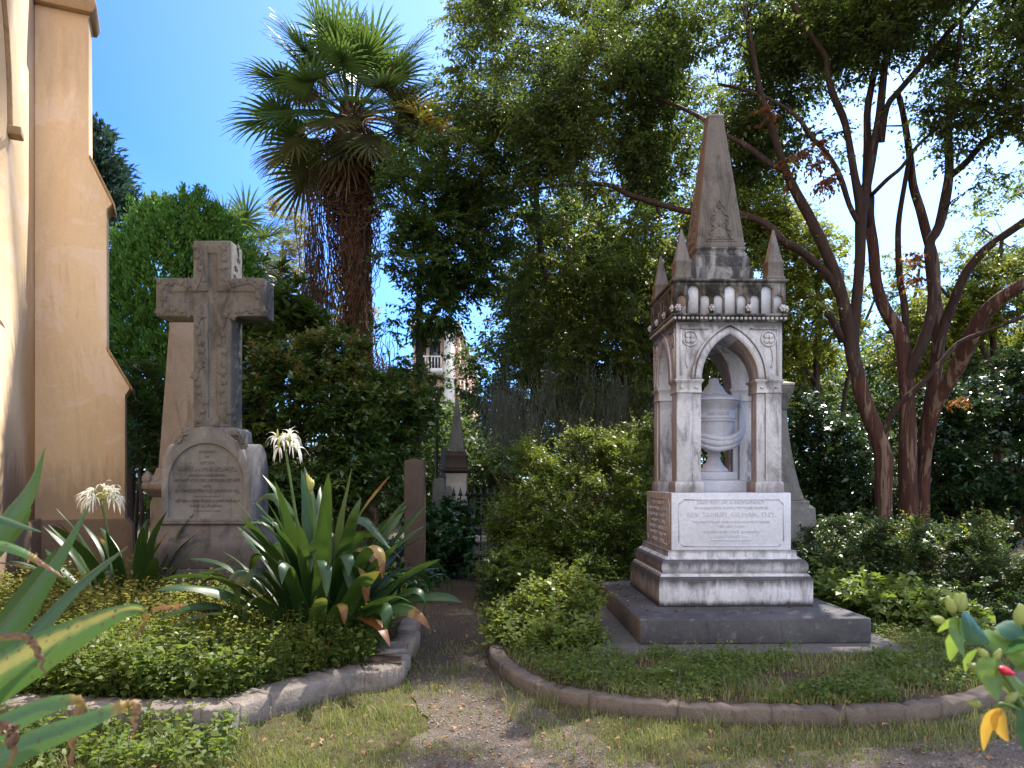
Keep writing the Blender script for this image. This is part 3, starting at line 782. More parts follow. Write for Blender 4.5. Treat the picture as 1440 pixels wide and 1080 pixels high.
MB().lathe([(0.268, 2.2925), (0.272, 2.30), (0.268, 2.315), (0.25, 2.325), (0.20, 2.348), (0.155, 2.362), (0.135, 2.372), (0.135, 2.382), (0.115, 2.395), (0.098, 2.43), (0.085, 2.452), (0.067, 2.46), (0.067, 2.47), (0.056, 2.48), (0.052, 2.51), (0.045, 2.53), (0.02, 2.54)], ux, uy, 44).build('urn_lid', M['marble_urn'], U, smooth=True)
tx = MB()
def wrap(p):
    a = (p[0]) / 0.2125; r = 0.2125 - (p[1])
    return (ux + r * math.sin(a), uy - r * math.cos(a), p[2])
text_into(tx, 'OUR PASTOR', 0.05, 0, 2.165, 0.0, 0.004, 0.22, wrap)
tx.build('urn_lettering', M['marble_urn'], U)
dr = MB()
def cyl(a, r, z): return (ux + r * math.cos(a), uy + r * math.sin(a), z)
for off, th in ((0.0, 0.034), (0.018, 0.028), (-0.02, 0.026)):
    pp = [cyl(math.radians(a), r, z + off) for a, r, z in ((20, 0.23, 2.31), (6, 0.268, 2.28), (-4, 0.278, 2.18), (-8, 0.276, 2.08), (-18, 0.268, 1.985), (-40, 0.238, 1.905 + off), (-68, 0.214, 1.868 + off * 1.2), (-95, 0.205, 1.862 + off * 1.6), (-125, 0.207, 1.885 + off * 1.6), (-155, 0.215, 1.93 + off), (-180, 0.23, 2.0))]
    dr.tube(smooth_path(pp, 46), np.interp(np.linspace(0, 1, 46), [0, 0.2, 0.5, 0.8, 1], [th * 0.7, th, th * 1.15, th, th * 0.7]), 9)
dr.build('drapery', M['marble_urn'], U, smooth=True)

# ------------------------------------------------------------------ the ivy cross
CC = (-3.20, 8.0)
XM = thing('cross_monument', 'grey stone cross carved with ivy rising from an arched inscribed tablet', 'monument', (-3.20, 8.17, 0.13))
s8 = 8.0 / F
x0 = CC[0]
MB().box(x0 - 0.70, x0 + 0.60, 7.83, 8.6, 0.05, 0.59).build('lower_plinth', M['cross_base'], XM, bevel=0.012)
prof = [(0.615, 0.5905), (0.615, 0.80), (0.605, 0.84), (0.575, 0.88), (0.53, 0.91), (0.49, 0.95), (0.47, 1.0), (0.465, 1.03), (0.478, 1.036), (0.485, 1.046), (0.485, 1.056), (0.478, 1.066), (0.462, 1.07)]
MB().rings([(h, h - 0.20, z) for h, z in prof], x0 + 0.02, 8.26).build('flared_base', M['cross_base'], XM, bevel=0.006)
# die: two crossed barrel-topped prisms and a sloping cap
ax = x0 + 0.015; zs = 1.475
front = [(0.455, 1.0705)] + [(0.455 * math.cos(a), zs + 0.585 * math.sin(a)) for a in np.linspace(0, PI, 26)] + [(-0.455, 1.0705)]
A = MB().prism([(ax + x, z) for x, z in front], 8.0, 8.52)
side = [(0.275, 1.07)] + [(0.275 * math.cos(a), 1.55 + 0.335 * math.sin(a)) for a in np.linspace(0, PI, 18)] + [(-0.275, 1.07)]
B = MB().prism_x([(8.265 + y, z) for y, z in side], ax - 0.462, ax + 0.475)
cap = MB().rings([(0.30, 0.22, 1.90), (0.29, 0.21, 2.02), (0.25, 0.19, 2.0525)], ax + 0.02, 8.265)
niche = [(0.395, 1.10)] + [(0.395 * math.cos(a), zs + 0.41 * math.sin(a)) for a in np.linspace(0, PI, 22)] + [(-0.395, 1.10)]
Cn = MB().prism([(ax + x, z) for x, z in niche], 7.9, 8.028)
tmp1 = boolean(A, [B], 'UNION'); 
def me_to_mb(me):
    V = np.zeros(len(me.vertices) * 3); me.vertices.foreach_get('co', V)
    return MB().add(V.reshape(-1, 3), [tuple(p.vertices) for p in me.polygons])
tmp2 = boolean(me_to_mb(tmp1), [cap], 'UNION')
tmp3 = boolean(me_to_mb(tmp2), [Cn])
tab = link('tablet', shift_mesh(tmp3, XM.location), M['tablet_stone'], XM, tuple(XM.location), 0.006)
for s, size, z, wd in (('IN MEMORY', 0.042, 1.795, 0.17), ('OF', 0.036, 1.742, 0.045), ('DOCTOR', 0.045, 1.682, 0.15), ('JAMES H. McFARLAND,', 0.075, 1.616, 0.62), ('BORN IN CHARLESTON', 0.036, 1.549, 0.36), ('AUGUST 19TH 1821. DECEMBER 1ST 1877', 0.046, 1.498, 0.68), ('AND', 0.036, 1.437, 0.08), ('BY CHARLESTON S.C. LOVED BY ALL', 0.046, 1.388, 0.68), ('He was a true friend, a good husband', 0.052, 1.288, 0.66), ('and a father.', 0.05, 1.236, 0.36)):
    tx = MB(); text_into(tx, s, size, ax, z, 8.0255, 0.006, wd); tx.build('inscription', M['tablet_stone'], tab)
for z in (1.337, 1.182): MB().box(ax - 0.14, ax + 0.14, 8.020, 8.0275, z - .002, z + .002).build('rule', M['lettering'], tab)

cxm = (294.0 - CX) * s8
def zz(py): return HC + (HZ - py) * s8
X = lambda px: (px - CX) * s8
outl = [(X(267), 2.054), (X(321), 2.054), (X(321), zz(442)), (X(368), zz(442)), (X(368), zz(388)), (X(321), zz(388)), (X(321), zz(335)), (X(267), zz(335)), (X(267), zz(388)), (X(214), zz(388)), (X(214), zz(442)), (X(267), zz(442))]
body = MB().prism(outl, 8.08, 8.42)
rec = [(X(288), zz(587)), (X(301), zz(587)), (X(301), zz(423)), (X(355), zz(423)), (X(355), zz(407)), (X(301), zz(407)), (X(301), zz(353)), (X(288), zz(353)), (X(288), zz(407)), (X(233), zz(407)), (X(233), zz(423)), (X(288), zz(423))]
cutc = MB().prism(rec, 7.9, 8.102)
cr = link('cross', shift_mesh(boolean(body, [cutc]), XM.location), M['cross_stone'], XM, tuple(XM.location), 0.012)
# ivy: winding stems and lobed leaves in relief
iv = MB(); rn = random.Random(5)
def ivy_leaf(mb, x, y, z, r, a, axis='y'):
    pts = []
    for k in range(15):
        t = 2 * PI * k / 15
        rr = r * (0.42 + 0.58 * abs(math.cos(2.5 * t)) ** 1.3)
        pts.append((math.cos(t + a) * rr, math.sin(t + a) * rr))
    V = []; Fc = []
    for u, v in pts: V.append((u, 0, v))
    for u, v in pts: V.append((u * 0.82, 0.010 + rn.uniform(0, .004), v * 0.82))
    V.append((0, 0.006, 0)); n = 15
    for k in range(n):
        Fc += [(k, (k + 1) % n, n + (k + 1) % n, n + k), (n + k, n + (k + 1) % n, 2 * n)]
    if axis == 'y': q = [(x + u, y - w, z + v) for u, w, v in V]
    else: q = [(x + w, y + u, z + v) for u, w, v in V]
    mb.add(q, Fc)
def vine_line(mb, x0, z0, x1, z1, n, amp, y=8.08, axis='y'):
    pts = []
    for t in np.linspace(0, 1, n):
        o = amp * math.sin(t * n * 1.1 + x0 * 7)
        dx, dz = x1 - x0, z1 - z0; L = math.hypot(dx, dz)
        a, b = x0 + dx * t - dz / L * o, z0 + dz * t + dx / L * o
        pts.append((a, y - 0.004, b) if axis == 'y' else (y + 0.004, a, b))
    mb.tube(smooth_path(pts, n * 3), 0.007, 6)
    for i, p in enumerate(pts):
        if axis == 'y': ivy_leaf(mb, p[0] + rn.uniform(-.03, .03), y, p[2] + rn.uniform(-.03, .03), rn.uniform(0.035, 0.06), rn.uniform(0, 6))
        else: ivy_leaf(mb, y, p[1] + rn.uniform(-.03, .03), p[2] + rn.uniform(-.03, .03), rn.uniform(0.035, 0.055), rn.uniform(0, 6), 'x')
vine_line(iv, X(277), zz(592), X(277), zz(440), 13, 0.035)
vine_line(iv, X(311), zz(592), X(311), zz(440), 12, 0.03)
vine_line(iv, X(277), zz(402), X(277), zz(342), 5, 0.03)
vine_line(iv, X(311), zz(402), X(311), zz(342), 5, 0.03)
vine_line(iv, X(222), zz(398), X(270), zz(398), 5, 0.02)
vine_line(iv, X(222), zz(434), X(262), zz(438), 4, 0.02)
vine_line(iv, X(318), zz(398), X(362), zz(398), 5, 0.02)
vine_line(iv, X(322), zz(436), X(362), zz(434), 4, 0.02)
vine_line(iv, X(222), zz(396), X(222), zz(436), 3, 0.01)
vine_line(iv, X(362), zz(396), X(362), zz(436), 3, 0.01)
vine_line(iv, 8.20, zz(592), 8.25, zz(450), 10, 0.05, X(321), 'x')
vine_line(iv, 8.34, zz(560), 8.32, zz(460), 7, 0.04, X(321), 'x')
vine_line(iv, 8.25, zz(438), 8.25, zz(392), 4, 0.07, X(368), 'x')
vine_line(iv, 8.25, zz(384), 8.25, zz(340), 4, 0.06, X(321), 'x')
for px0, sgn in ((256, 1), (338, -1)):
    pts = [(X(px0 + sgn * 8 * t), 7.992, zz(617 - 9 * t) + 0.02 * math.sin(5 * t)) for t in np.linspace(-0.8, 1, 7)]
    iv.tube(smooth_path(pts, 16), 0.009, 6)
    for p in pts: ivy_leaf(iv, p[0] + rn.uniform(-.03, .03), p[1] + .02, p[2] + rn.uniform(-.04, .03), rn.uniform(.04, .06), rn.uniform(0, 6))
iv.build('ivy_carving', M['cross_stone'], cr)

# ------------------------------------------------------------------ other stones
def obelisk(root_label, px, Y, cat='monument'):
    return thing('obelisk_monument', root_label, cat, (P(px, HZ, Y)[0], Y, 0.1), group='tapering stone shafts')

O1 = thing('obelisk_monument', 'tan tapering stone shaft on a capped pedestal, half hidden behind the ivy cross', 'monument', (-4.2, 10.4, 0.1), group='tapering stone shafts')
ox, oy = -4.2, 10.4
def zy(py, Y): return HC + (HZ - py) * Y / F
MB().sq([(0.415, 1.66), (0.405, 1.68), (0.305, 3.61), (0.285, 3.635)], ox, oy).build('shaft', M['tan_stone'], O1, bevel=0.015)
MB().sq([(0.46, 1.28), (0.48, 1.31), (0.54, 1.37), (0.555, 1.39), (0.555, 1.46), (0.50, 1.50), (0.44, 1.58), (0.425, 1.6595)], ox, oy).build('pedestal_cap', M['tan_stone'], O1, bevel=0.01)
hn = MB()
for sx in (-1, 1):
    for sy in (-1, 1):
        hn.sq([(0.04, 1.4605), (0.055, 1.50), (0.045, 1.55), (0.01, 1.62)], ox + sx * 0.50, oy + sy * 0.50)
hn.build('corner_horns', M['tan_stone'], O1, bevel=0.006)
MB().sq([(0.54, 0.1), (0.54, 0.42), (0.48, 0.50), (0.48, 1.2), (0.455, 1.2795)], ox, oy).build('pedestal', M['tan_stone'], O1, bevel=0.012)

O2 = obelisk('slender weathered obelisk on a cream pedestal at the end of the path', 642.5, 15)
ox, oy = O2.location[0], 15.0
MB().sq([(0.155, 2.055), (0.15, 2.08), (0.02, 3.10), (0.005, 3.12)], ox, oy).build('shaft', M['grey_stone'], O2, bevel=0.008)
MB().sq([(0.20, 1.72), (0.215, 1.74), (0.20, 1.77), (0.20, 1.94), (0.215, 1.96), (0.215, 1.98), (0.165, 2.02), (0.16, 2.0545)], ox, oy).build('shaft_base', M['brown_stone'], O2, bevel=0.006)
MB().sq([(0.21, 1.63), (0.285, 1.68), (0.285, 1.71), (0.23, 1.7195)], ox, oy).build('pedestal_cap', M['brown_stone'], O2, bevel=0.006)
ped = MB().sq([(0.28, 0.0), (0.28, 0.25), (0.205, 0.30), (0.195, 1.56), (0.21, 1.6295)], ox, oy).build('pedestal', M['pale_stone'], O2, bevel=0.008)
MB().box(ox - 0.13, ox + 0.13, oy - 0.205, oy - 0.19, 0.5, 1.45).build('pedestal_panel', M['pale_stone'], ped, bevel=0.004)

O3 = thing('pillar_monument', 'grey pillar monument with low pyramid cap standing right behind the white canopy', 'monument', (3.14, 9.7, 0.1))
ox, oy = 3.14, 9.7
MB().sq([(0.32, 2.66), (0.32, 2.69), (0.05, 2.77)], ox, oy).build('cap', M['pale_stone'], O3, bevel=0.008)
MB().sq([(0.24, 2.36), (0.255, 2.38), (0.265, 2.46), (0.30, 2.56), (0.315, 2.60), (0.315, 2.659)], ox, oy).build('capital', M['grey_stone'], O3, bevel=0.01)
MB().sq([(0.41, 1.25), (0.36, 1.42), (0.31, 1.70), (0.27, 2.0), (0.245, 2.359)], ox, oy).build('shaft', M['grey_stone'], O3, bevel=0.01)
MB().sq([(0.60, 0.1), (0.60, 0.5), (0.52, 0.6), (0.50, 1.16), (0.45, 1.20), (0.45, 1.249)], ox, oy).build('pedestal', M['grey_stone'], O3, bevel=0.012)

o = MB().rings([(0.125, 0.10, 0.0), (0.125, 0.10, 1.72), (0.112, 0.088, 1.745), (0.03, 0.024, 1.77)], P(582, HZ, 9.6)[0], 9.7).build('grave_post', M['brown_stone'], None, bevel=0.012, loc=(P(582, HZ, 9.6)[0], 9.7, 0))
tag(o, 'square brown stone grave post with low pointed top beside the big lily clump', 'grave post')

def headstone(px0, px1, ptop, Y, mat, label, shoulder=False, th=0.09):
    xa, xb = P(px0, HZ, Y)[0], P(px1, HZ, Y)[0]; c, h = (xa + xb) / 2, (xb - xa) / 2
    zt = zy(ptop, Y)
    if shoulder:
        pts = [(c - h, 0), (c + h, 0), (c + h, zt - h * 0.95), (c + h * 0.6, zt - h * 0.9)] + [(c + 0.6 * h * math.cos(a), zt - 0.6 * h + 0.6 * h * math.sin(a)) for a in np.linspace(0, PI, 10)] + [(c - h * 0.6, zt - h * 0.9), (c - h, zt - h * 0.95)]
    else:
        pts = [(c - h, 0), (c + h, 0)] + [(c + h * math.cos(a), zt - 0.8 * h + 0.8 * h * math.sin(a)) for a in np.linspace(0, PI, 14)]
    o = MB().prism(pts, Y, Y + th).build('headstone', mat, None, bevel=0.01, loc=(c, Y, 0))
    return tag(o, label, 'headstone', 'old headstones')
headstone(608, 627, 672, 13.6, M['grey_stone'], 'round-topped dark headstone left of the slender obelisk')
headstone(625, 637.5, 683, 13.2, M['grey_stone'], 'small shouldered headstone touching the foot of the slender obelisk pedestal', True)
headstone(175.5, 187, 623, 12.2, M['brown_stone'], 'narrow brown headstone squeezed between the church buttress and dark shrubs')
headstone(620, 633, 632, 18, stone('slate', (0.09, 0.11, 0.15), (0.05, 0.06, 0.08), amt=0.2, streak=0.4), 'blue-grey slate headstone partly behind the slender obelisk')
o = MB().box(-0.62 - 0.3, -0.62 + 0.28, 18.6, 19.0, -0.05, 0.14).build('stone_step', M['pale_stone'], None, bevel=0.02, loc=(-0.62, 18.6, 0)); tag(o, 'pale stone step lying across the far end of the path', 'step')

# iron fence by the slender obelisk
FN = thing('iron_fence', 'black iron grave fence with spear tips in front of the slender obelisk', 'fence', (P(670, HZ, 12.6)[0], 12.6, 0))
fy = 12.6
xa, xb = P(638, HZ, fy)[0], P(705, HZ, fy)[0]
for i, x in enumerate(np.linspace(xa, xb, 8)):
    mb = MB().tube([(x, fy, 0.0), (x, fy, 1.24)], 0.013, 6)
    mb.lathe([(0.014, 1.235), (0.032, 1.262), (0.022, 1.30), (0.003, 1.385)], x, fy, 6)
    mb.box(x - 0.045, x + 0.045, fy - 0.008, fy + 0.008, 1.243, 1.262)
    mb.build('picket', M['iron'], FN)
for z in (0.25, 1.13):
    MB().box(xa - 0.12, xb + 0.12, fy + 0.0135, fy + 0.026, z - 0.012, z + 0.012).build('rail', M['iron'], FN)

LP = thing('lamp_post', 'thin black lamp post with small pale lantern among the dark shrubs', 'lamp post', (P(614, HZ, 20)[0], 20, 0))
lx = LP.location[0]
MB().lathe([(0.09, 0), (0.09, 0.3), (0.05, 0.4), (0.042, 3.05), (0.07, 3.1), (0.03, 3.14)], lx, 20, 10).build('post', M['iron'], LP)
MB().lathe([(0.06, 3.141), (0.12, 3.36), (0.12, 3.38)], lx, 20, 8).build('lantern', M['white_paint'], LP)
MB().lathe([(0.15, 3.381), (0.10, 3.46), (0.02, 3.52)], lx, 20, 8).build('lantern_cap', M['iron'], LP)

# ------------------------------------------------------------------ church corner on the left (built in its own turned frame)
CA = math.radians(24); JX, JY = -6.533, 10.5
CH = thing('church', 'peach stucco church wall with stepped corner buttress at the left', 'church', (JX, JY, 0), CA, local=True)
def fu(px):
    a = (px - CX) / F
    return (JY * a - JX) / (math.cos(CA) - math.sin(CA) * a)
def fz(px, py):
    return HC - (py - HZ) * (JY + math.sin(CA) * fu(px)) / F
wall = MB().box(-0.6, 0, -9.0, 0.5, 0.0, 13.0)
wc, wh, zs_ = -3.36, 1.38, 5.55
wa = parch(wh, 0.9, zs_, 16)
cut = MB().prism_x([(wc + x, z) for x, z in [(wh, 3.2)] + wa + [(-wh, 3.2)]], -0.42, 0.3)
link('wall', boolean(wall, [cut]), M['stucco'], CH, (0, 0, 0))
win = [(wc + x, z) for x, z in [(wh - 0.01, 3.22)] + parch(wh - 0.01, 0.9, zs_, 16) + [(-wh + 0.01, 3.22)]]
MB().prism_x(win, -0.40, -0.36).build('window', M['glass'], CH)
hm = MB()
hm.tube([(0.02, wc + x, z) for x, z in parch(wh + 0.11, 0.9, zs_, 20)], 0.035, 8)
for q in (-1, 1): hm.box(0.001, 0.14, wc + q * (wh + 0.11) - 0.06, wc + q * (wh + 0.11) + 0.14, zs_ - 0.1, zs_ - 0.001)
hm.build('hood_mould', M['stucco_cap'], CH, bevel=0.02)
Q = lambda px, py: (fu(px), fz(px, py))
D = 0.5
xr = Q(176, 556)[0]
prof = [(0.001, 0.0), (xr, 0.0), Q(176, 556), Q(183, 546), Q(150, 492), Q(150, 294), Q(158, 287), Q(125.5, 222), Q(124.5, 26), Q(127, 22), (0.001, fz(127, 22))]
MB().prism(prof, 0.0, D).build('buttress', M['stucco'], CH, bevel=0.012)
for a, c, e, f in ((183, 546, 150, 492), (158, 287, 125.5, 222)):
    p0, p1 = Q(a, c), Q(e, f)
    MB().prism([(p0[0] + 0.02, p0[1] - 0.05), (p0[0] + 0.03, p0[1] + 0.01), (p1[0] + 0.006, p1[1] + 0.06), (p1[0] + 0.002, p1[1]), (p0[0], p0[1] + 0.003)], -0.015, D + 0.015).build('weathering', M['stucco_cap'], CH, bevel=0.008)
t_ = fz(127, 22) + 0.002
MB().prism([(0.002, t_), (fu(131), t_), (fu(137), fz(137, 14)), (fu(134), fz(134, 2)), (fu(90), fz(90, -60)), (0.002, fz(60, -110))], -0.1, D + 0.1).build('buttress_cap', M['stucco_cap'], CH, bevel=0.015)
MB().prism([(0.002, 0.0), (fu(188), 0.0), Q(187, 742), Q(184, 736), Q(178, 729), (0.002, fz(178, 729))], -0.1, D + 0.08).build('base_course', M['stucco_base'], CH, bevel=0.012)
MB().box(0.001, 0.1, -9.0, -0.1005, 0, fz(48, 729)).build('base_course', M['stucco_base'], CH, bevel=0.012)

# ------------------------------------------------------------------ the pink house far behind
PK = thing('pink_house', 'pink stucco house with dark green awnings seen through the trees', 'house', (P(638, HZ, 40)[0], 40, 0))
hx = PK.location[0]
MB().box(hx - 2.1, hx, 40, 70, 0, 9.4).build('wall', M['pink_wall'], PK)
MB().box(hx - 2.3, hx + 0.35, 39.7, 70.3, 9.401, 9.7).build('roof_cornice', M['white_paint'], PK)
MB().box(hx - 0.5, hx + 0.02, 39.85, 39.999, 0, 9.4).build('corner_board', M['white_paint'], PK)
for i in range(5):
    MB().box(hx + 0.001, hx + 0.22, 41.5 + i * 3.6, 42.5 + i * 3.6, 0, 9.4).build('pilaster', M['pink_wall'], PK)
def awn(x0, x1, y0, y1, zt, zb, rx=0):
    if rx == 0: V = [(x0, y0, zt), (x1, y0, zt), (x1, y1, zb), (x0, y1, zb), (x0, y0, zt - .06), (x1, y0, zt - .06), (x1, y1, zb - .3), (x0, y1, zb - .3)]
    else: V = [(x0, y0, zt), (x0, y1, zt), (x1, y1, zb), (x1, y0, zb), (x0, y0, zt - .06), (x0, y1, zt - .06), (x1, y1, zb - .3), (x1, y0, zb - .3)]
    mb = MB().add(V, [(0, 1, 2, 3), (7, 6, 5, 4), (0, 4, 5, 1), (1, 5, 6, 2), (2, 6, 7, 3), (3, 7, 4, 0)])
    return mb.build('awning', M['awning'], PK)
awn(hx + 0.01, hx + 1.25, 40.6, 52.0, zy(540, 40), zy(556, 40), 1)
awn(hx - 2.05, hx - 1.6, 39.999, 39.2, zy(466, 40), zy(482, 40))
awn(hx - 1.55, hx - 0.55, 39.999, 39.2, zy(462, 40), zy(472, 40))
for x in (-2.0, -1.25):
    w_ = MB().box(hx + x, hx + x + 0.55, 39.96, 39.998, zy(520, 40), zy(480, 40)).build('window', M['glass'], PK)
MB().box(hx - 2.5, hx - 0.52, 38.9, 39.998, zy(528, 40), zy(522, 40)).build('balcony', M['white_paint'], PK)
rl = MB().box(hx - 2.5, hx - 0.52, 38.9, 38.97, zy(507, 40), zy(505, 40))
for x in np.arange(-2.5, -0.52, 0.16): rl.box(hx + x, hx + x + 0.04, 38.91, 38.96, zy(522, 40) + .001, zy(507, 40) - .001)
rl.build('balcony_railing', M['white_paint'], PK)

# ------------------------------------------------------------------ foliage tools
def rnd_unit(n, rng):
    v = rng.normal(size=(n, 3)); return unit(v)

def leaves(mb, pos, d, nrm, L, W, fold=0.18, curl=0.12):
    """one lance-shaped blade per row: base, right, tip, left, folded along the midrib"""
    n = len(pos)
    L = np.broadcast_to(np.asarray(L, float), (n,))[:, None]; W = np.broadcast_to(np.asarray(W, float), (n,))[:, None]
    d = unit(d); s = unit(np.cross(d, nrm)); u = np.cross(s, d)
    mid = pos + d * L * 0.42
    R = mid + s * W * 0.5 + u * W * fold; Lf = mid - s * W * 0.5 + u * W * fold
    T = pos + d * L - u * L * curl
    V = np.stack([pos, R, T, Lf], 1).reshape(-1, 3)
    return mb.add(V, np.arange(n * 4).reshape(-1, 4))

def blob(px, py, Y, rx, ry, rY, w=None):
    return (np.array(P(px, py, Y)), np.array([rx * Y / F, rY, ry * Y / F]), w if w else (rx * ry * rY ** 0.5) ** 0.8)

def targets(blobs, n, rng, shell=0.5, gap=-0.18, gscale=0.9, zmin=0.1):
    W = np.array([b[2] for b in blobs]); W = W / W.sum()
    out = []
    for b, wgt in zip(blobs, W):
        k = max(1, int(round(n * wgt))); got = 0; tries = 0
        while got < k and tries < k * 12:
            tries += 1
            v = rng.normal(size=3); v /= np.linalg.norm(v)
            r = shell + (1 - shell) * rng.random() if rng.random() < 0.8 else rng.random() ** (1 / 3)
            p = b[0] + b[1] * v * r
            if p[2] < zmin: continue
            if mnoise.noise(tuple(p * gscale + 17.3)) < gap: continue
            out.append(p); got += 1
    return np.array(out)

def grow(limbs, tg, rng, mb, r_tip=0.004, k_r=0.55, r_gain=0.009, step=0.22, sag=0.10, wander=0.05, r_max=0.06):
    """join every target to the nearest wood already grown"""
    if limbs:
        nodes = np.concatenate([l[:, :3] for l in limbs]); rad = np.concatenate([l[:, 3] for l in limbs])
    pen = np.zeros(len(nodes))
    d0 = np.array([np.min(np.sum((nodes - t) ** 2, 1)) for t in tg])
    A, B, RA, RB = [], [], [], []
    for i in np.argsort(d0):
        t = tg[i]
        dv = nodes - t
        dist = np.sqrt(np.sum(dv * dv, 1)) + np.maximum(0, nodes[:, 2] - t[2] + 0.1) * 0.5
        j = int(np.argmin(dist)); a = nodes[j]; D = np.linalg.norm(t - a)
        k = max(2, int(D / step)); r0 = min(rad[j] * k_r, r_tip + r_gain * D + 0.002, r_max)
        ts = np.linspace(0, 1, k + 1)
        pts = a + (t - a) * ts[:, None]
        pts[:, 2] += np.sin(ts * PI) * D * sag
        pts[1:-1] += rng.normal(size=(k - 1, 3)) * wander * min(D, 1.0)
        rr = r0 + (r_tip - r0) * ts
        A.append(pts[:-1]); B.append(pts[1:]); RA.append(rr[:-1]); RB.append(rr[1:])
        nodes = np.vstack([nodes, pts[1:]]); rad = np.concatenate([rad, rr[1:]])
    if A:
        A = np.concatenate(A); B = np.concatenate(B); RA = np.concatenate(RA); RB = np.concatenate(RB)
        big = RA > 0.012
        mb.segs(A[big], B[big], RA[big], RB[big], 6); mb.segs(A[~big], B[~big], RA[~big], RB[~big], 3)

def sprays(mb_leaf, mb_twig, tg, rng, n_twig=6, l_twig=0.3, n_leaf=10, L=0.05, W=0.025, up=0.25, droop=0.25, flat=0.6, spread=0.85, center=None, outw=0.4, twig_r=0.0025):
    """leafy twigs fanning from every target"""
    T = len(tg)
    base = np.repeat(tg, n_twig, 0)
    d = rnd_unit(len(base), rng) * np.array([1, 1, flat])
    d[:, 2] += up
    if center is not None: d += unit(base - center) * outw
    d = unit(d); lt = l_twig * rng.uniform(0.5, 1.3, len(base))
    if mb_twig is not None:
        mb_twig.segs(base, base + d * lt[:, None], twig_r, twig_r * 0.5, 3)
    pos = np.repeat(base, n_leaf, 0); dd = np.repeat(d, n_leaf, 0); ll = np.repeat(lt, n_leaf)
    t = np.tile((np.arange(n_leaf) + 0.7) / n_leaf, len(base)) + rng.uniform(-.5, .5, len(pos)) / n_leaf
    pos = pos + dd * (ll * t)[:, None]
    pos[:, 2] -= droop * 0.35 * ll * t * t
    tn = rnd_unit(len(base), rng) * 0.55; tn[:, 2] += 0.9            # each twig keeps its leaves in one plane, alternating
    tn = np.repeat(tn, n_leaf, 0) + rng.normal(size=(len(pos), 3)) * 0.22
    alt = np.where(np.tile(np.arange(n_leaf), len(base)) % 2, 1.0, -1.0)[:, None]
    side = unit(np.cross(dd, tn)) * alt + rng.normal(size=(len(pos), 3)) * 0.2
    ld = unit(dd * 0.55 + side * spread); ld[:, 2] -= droop
    nr = tn + rnd_unit(len(pos), rng) * 0.35
    sz = rng.uniform(0.45, 1.35, len(pos)) * np.repeat(rng.uniform(.8, 1.15, len(base)), n_leaf)
    leaves(mb_leaf, pos, ld, nr, L * sz, W * sz)

def limb(pix, n=24):
    """pix: rows of (px, py, Y, half width px) -> smooth (x, y, z, r)"""
    rows = [P(a, b, c) + (h * 0.82 * c / F,) for a, b, c, h in pix]
    return smooth_path(rows, n)

def limb_tube(mb, l, n=10, rough=0.08):
    r = l[:, 3] * np.array([1 + rough * mnoise.noise(tuple(q[:3] * 3)) for q in l])
    return mb.tube(l[:, :3], r, n)

# leaf materials
M['bark_limb'] = barkm('bark_limb', (0.055, 0.03, 0.022), (0.032, 0.018, 0.014), (0.13, 0.095, 0.07), lo=0.58, hi=0.64)
M['lf_crape'] = leafm('lf_crape', [(0.02, 0.044, 0.014), (0.034, 0.070, 0.018), (0.05, 0.088, 0.022), (0.07, 0.10, 0.025)], 0.40, 0.42, 0.35, (0.20, 0.28, 0.035), hue=(0.10, 0.075, 0.02), patch=0.5)
M['lf_canopy'] = leafm('lf_canopy', [(0.02, 0.042, 0.012), (0.03, 0.065, 0.016), (0.05, 0.09, 0.02)], 0.36, 0.4, 0.35, (0.2, 0.34, 0.04))
M['lf_bright'] = leafm('lf_bright', [(0.04, 0.085, 0.016), (0.07, 0.12, 0.02), (0.10, 0.14, 0.025), (0.14, 0.13, 0.02)], 0.45, 0.45, 0.3, (0.45, 0.5, 0.05), hue=(0.16, 0.11, 0.02), patch=0.5)
M['lf_oak'] = leafm('lf_oak', [(0.035, 0.06, 0.016), (0.055, 0.085, 0.02), (0.09, 0.115, 0.028), (0.12, 0.13, 0.03)], 0.42, 0.42, 0.35, (0.34, 0.42, 0.05))
M['lf_camellia'] = leafm('lf_camellia', [(0.022, 0.055, 0.014), (0.038, 0.085, 0.018), (0.065, 0.115, 0.024)], 0.2, 0.24, 0.55, (0.2, 0.32, 0.04), hue=(0.12, 0.15, 0.03), patch=0.7)
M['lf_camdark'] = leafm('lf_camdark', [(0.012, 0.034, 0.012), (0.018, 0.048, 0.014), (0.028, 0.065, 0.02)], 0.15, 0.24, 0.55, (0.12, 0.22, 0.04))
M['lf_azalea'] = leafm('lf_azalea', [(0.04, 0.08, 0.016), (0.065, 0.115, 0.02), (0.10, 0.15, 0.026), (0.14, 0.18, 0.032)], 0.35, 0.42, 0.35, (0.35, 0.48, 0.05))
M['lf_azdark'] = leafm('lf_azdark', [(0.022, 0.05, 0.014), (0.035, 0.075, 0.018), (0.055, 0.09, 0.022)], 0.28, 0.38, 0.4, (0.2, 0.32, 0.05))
M['lf_weed'] = leafm('lf_weed', [(0.05, 0.085, 0.02), (0.085, 0.125, 0.03), (0.14, 0.17, 0.04)], 0.35, 0.5, 0.25, (0.35, 0.5, 0.06))
M['lf_weedlit'] = leafm('lf_weedlit', [(0.07, 0.12, 0.025), (0.12, 0.17, 0.035), (0.19, 0.22, 0.05)], 0.38, 0.45, 0.3, (0.45, 0.55, 0.08))  # brighter copy of the weed green, with sunlight put into the colour
M['lf_yellow'] = leafm('lf_yellow', [(0.11, 0.16, 0.03), (0.19, 0.21, 0.045), (0.26, 0.23, 0.06), (0.20, 0.12, 0.045)], 0.35, 0.55, 0.2, (0.5, 0.5, 0.1), hue=(0.09, 0.14, 0.03), patch=0.8, patch_scale=1.3)
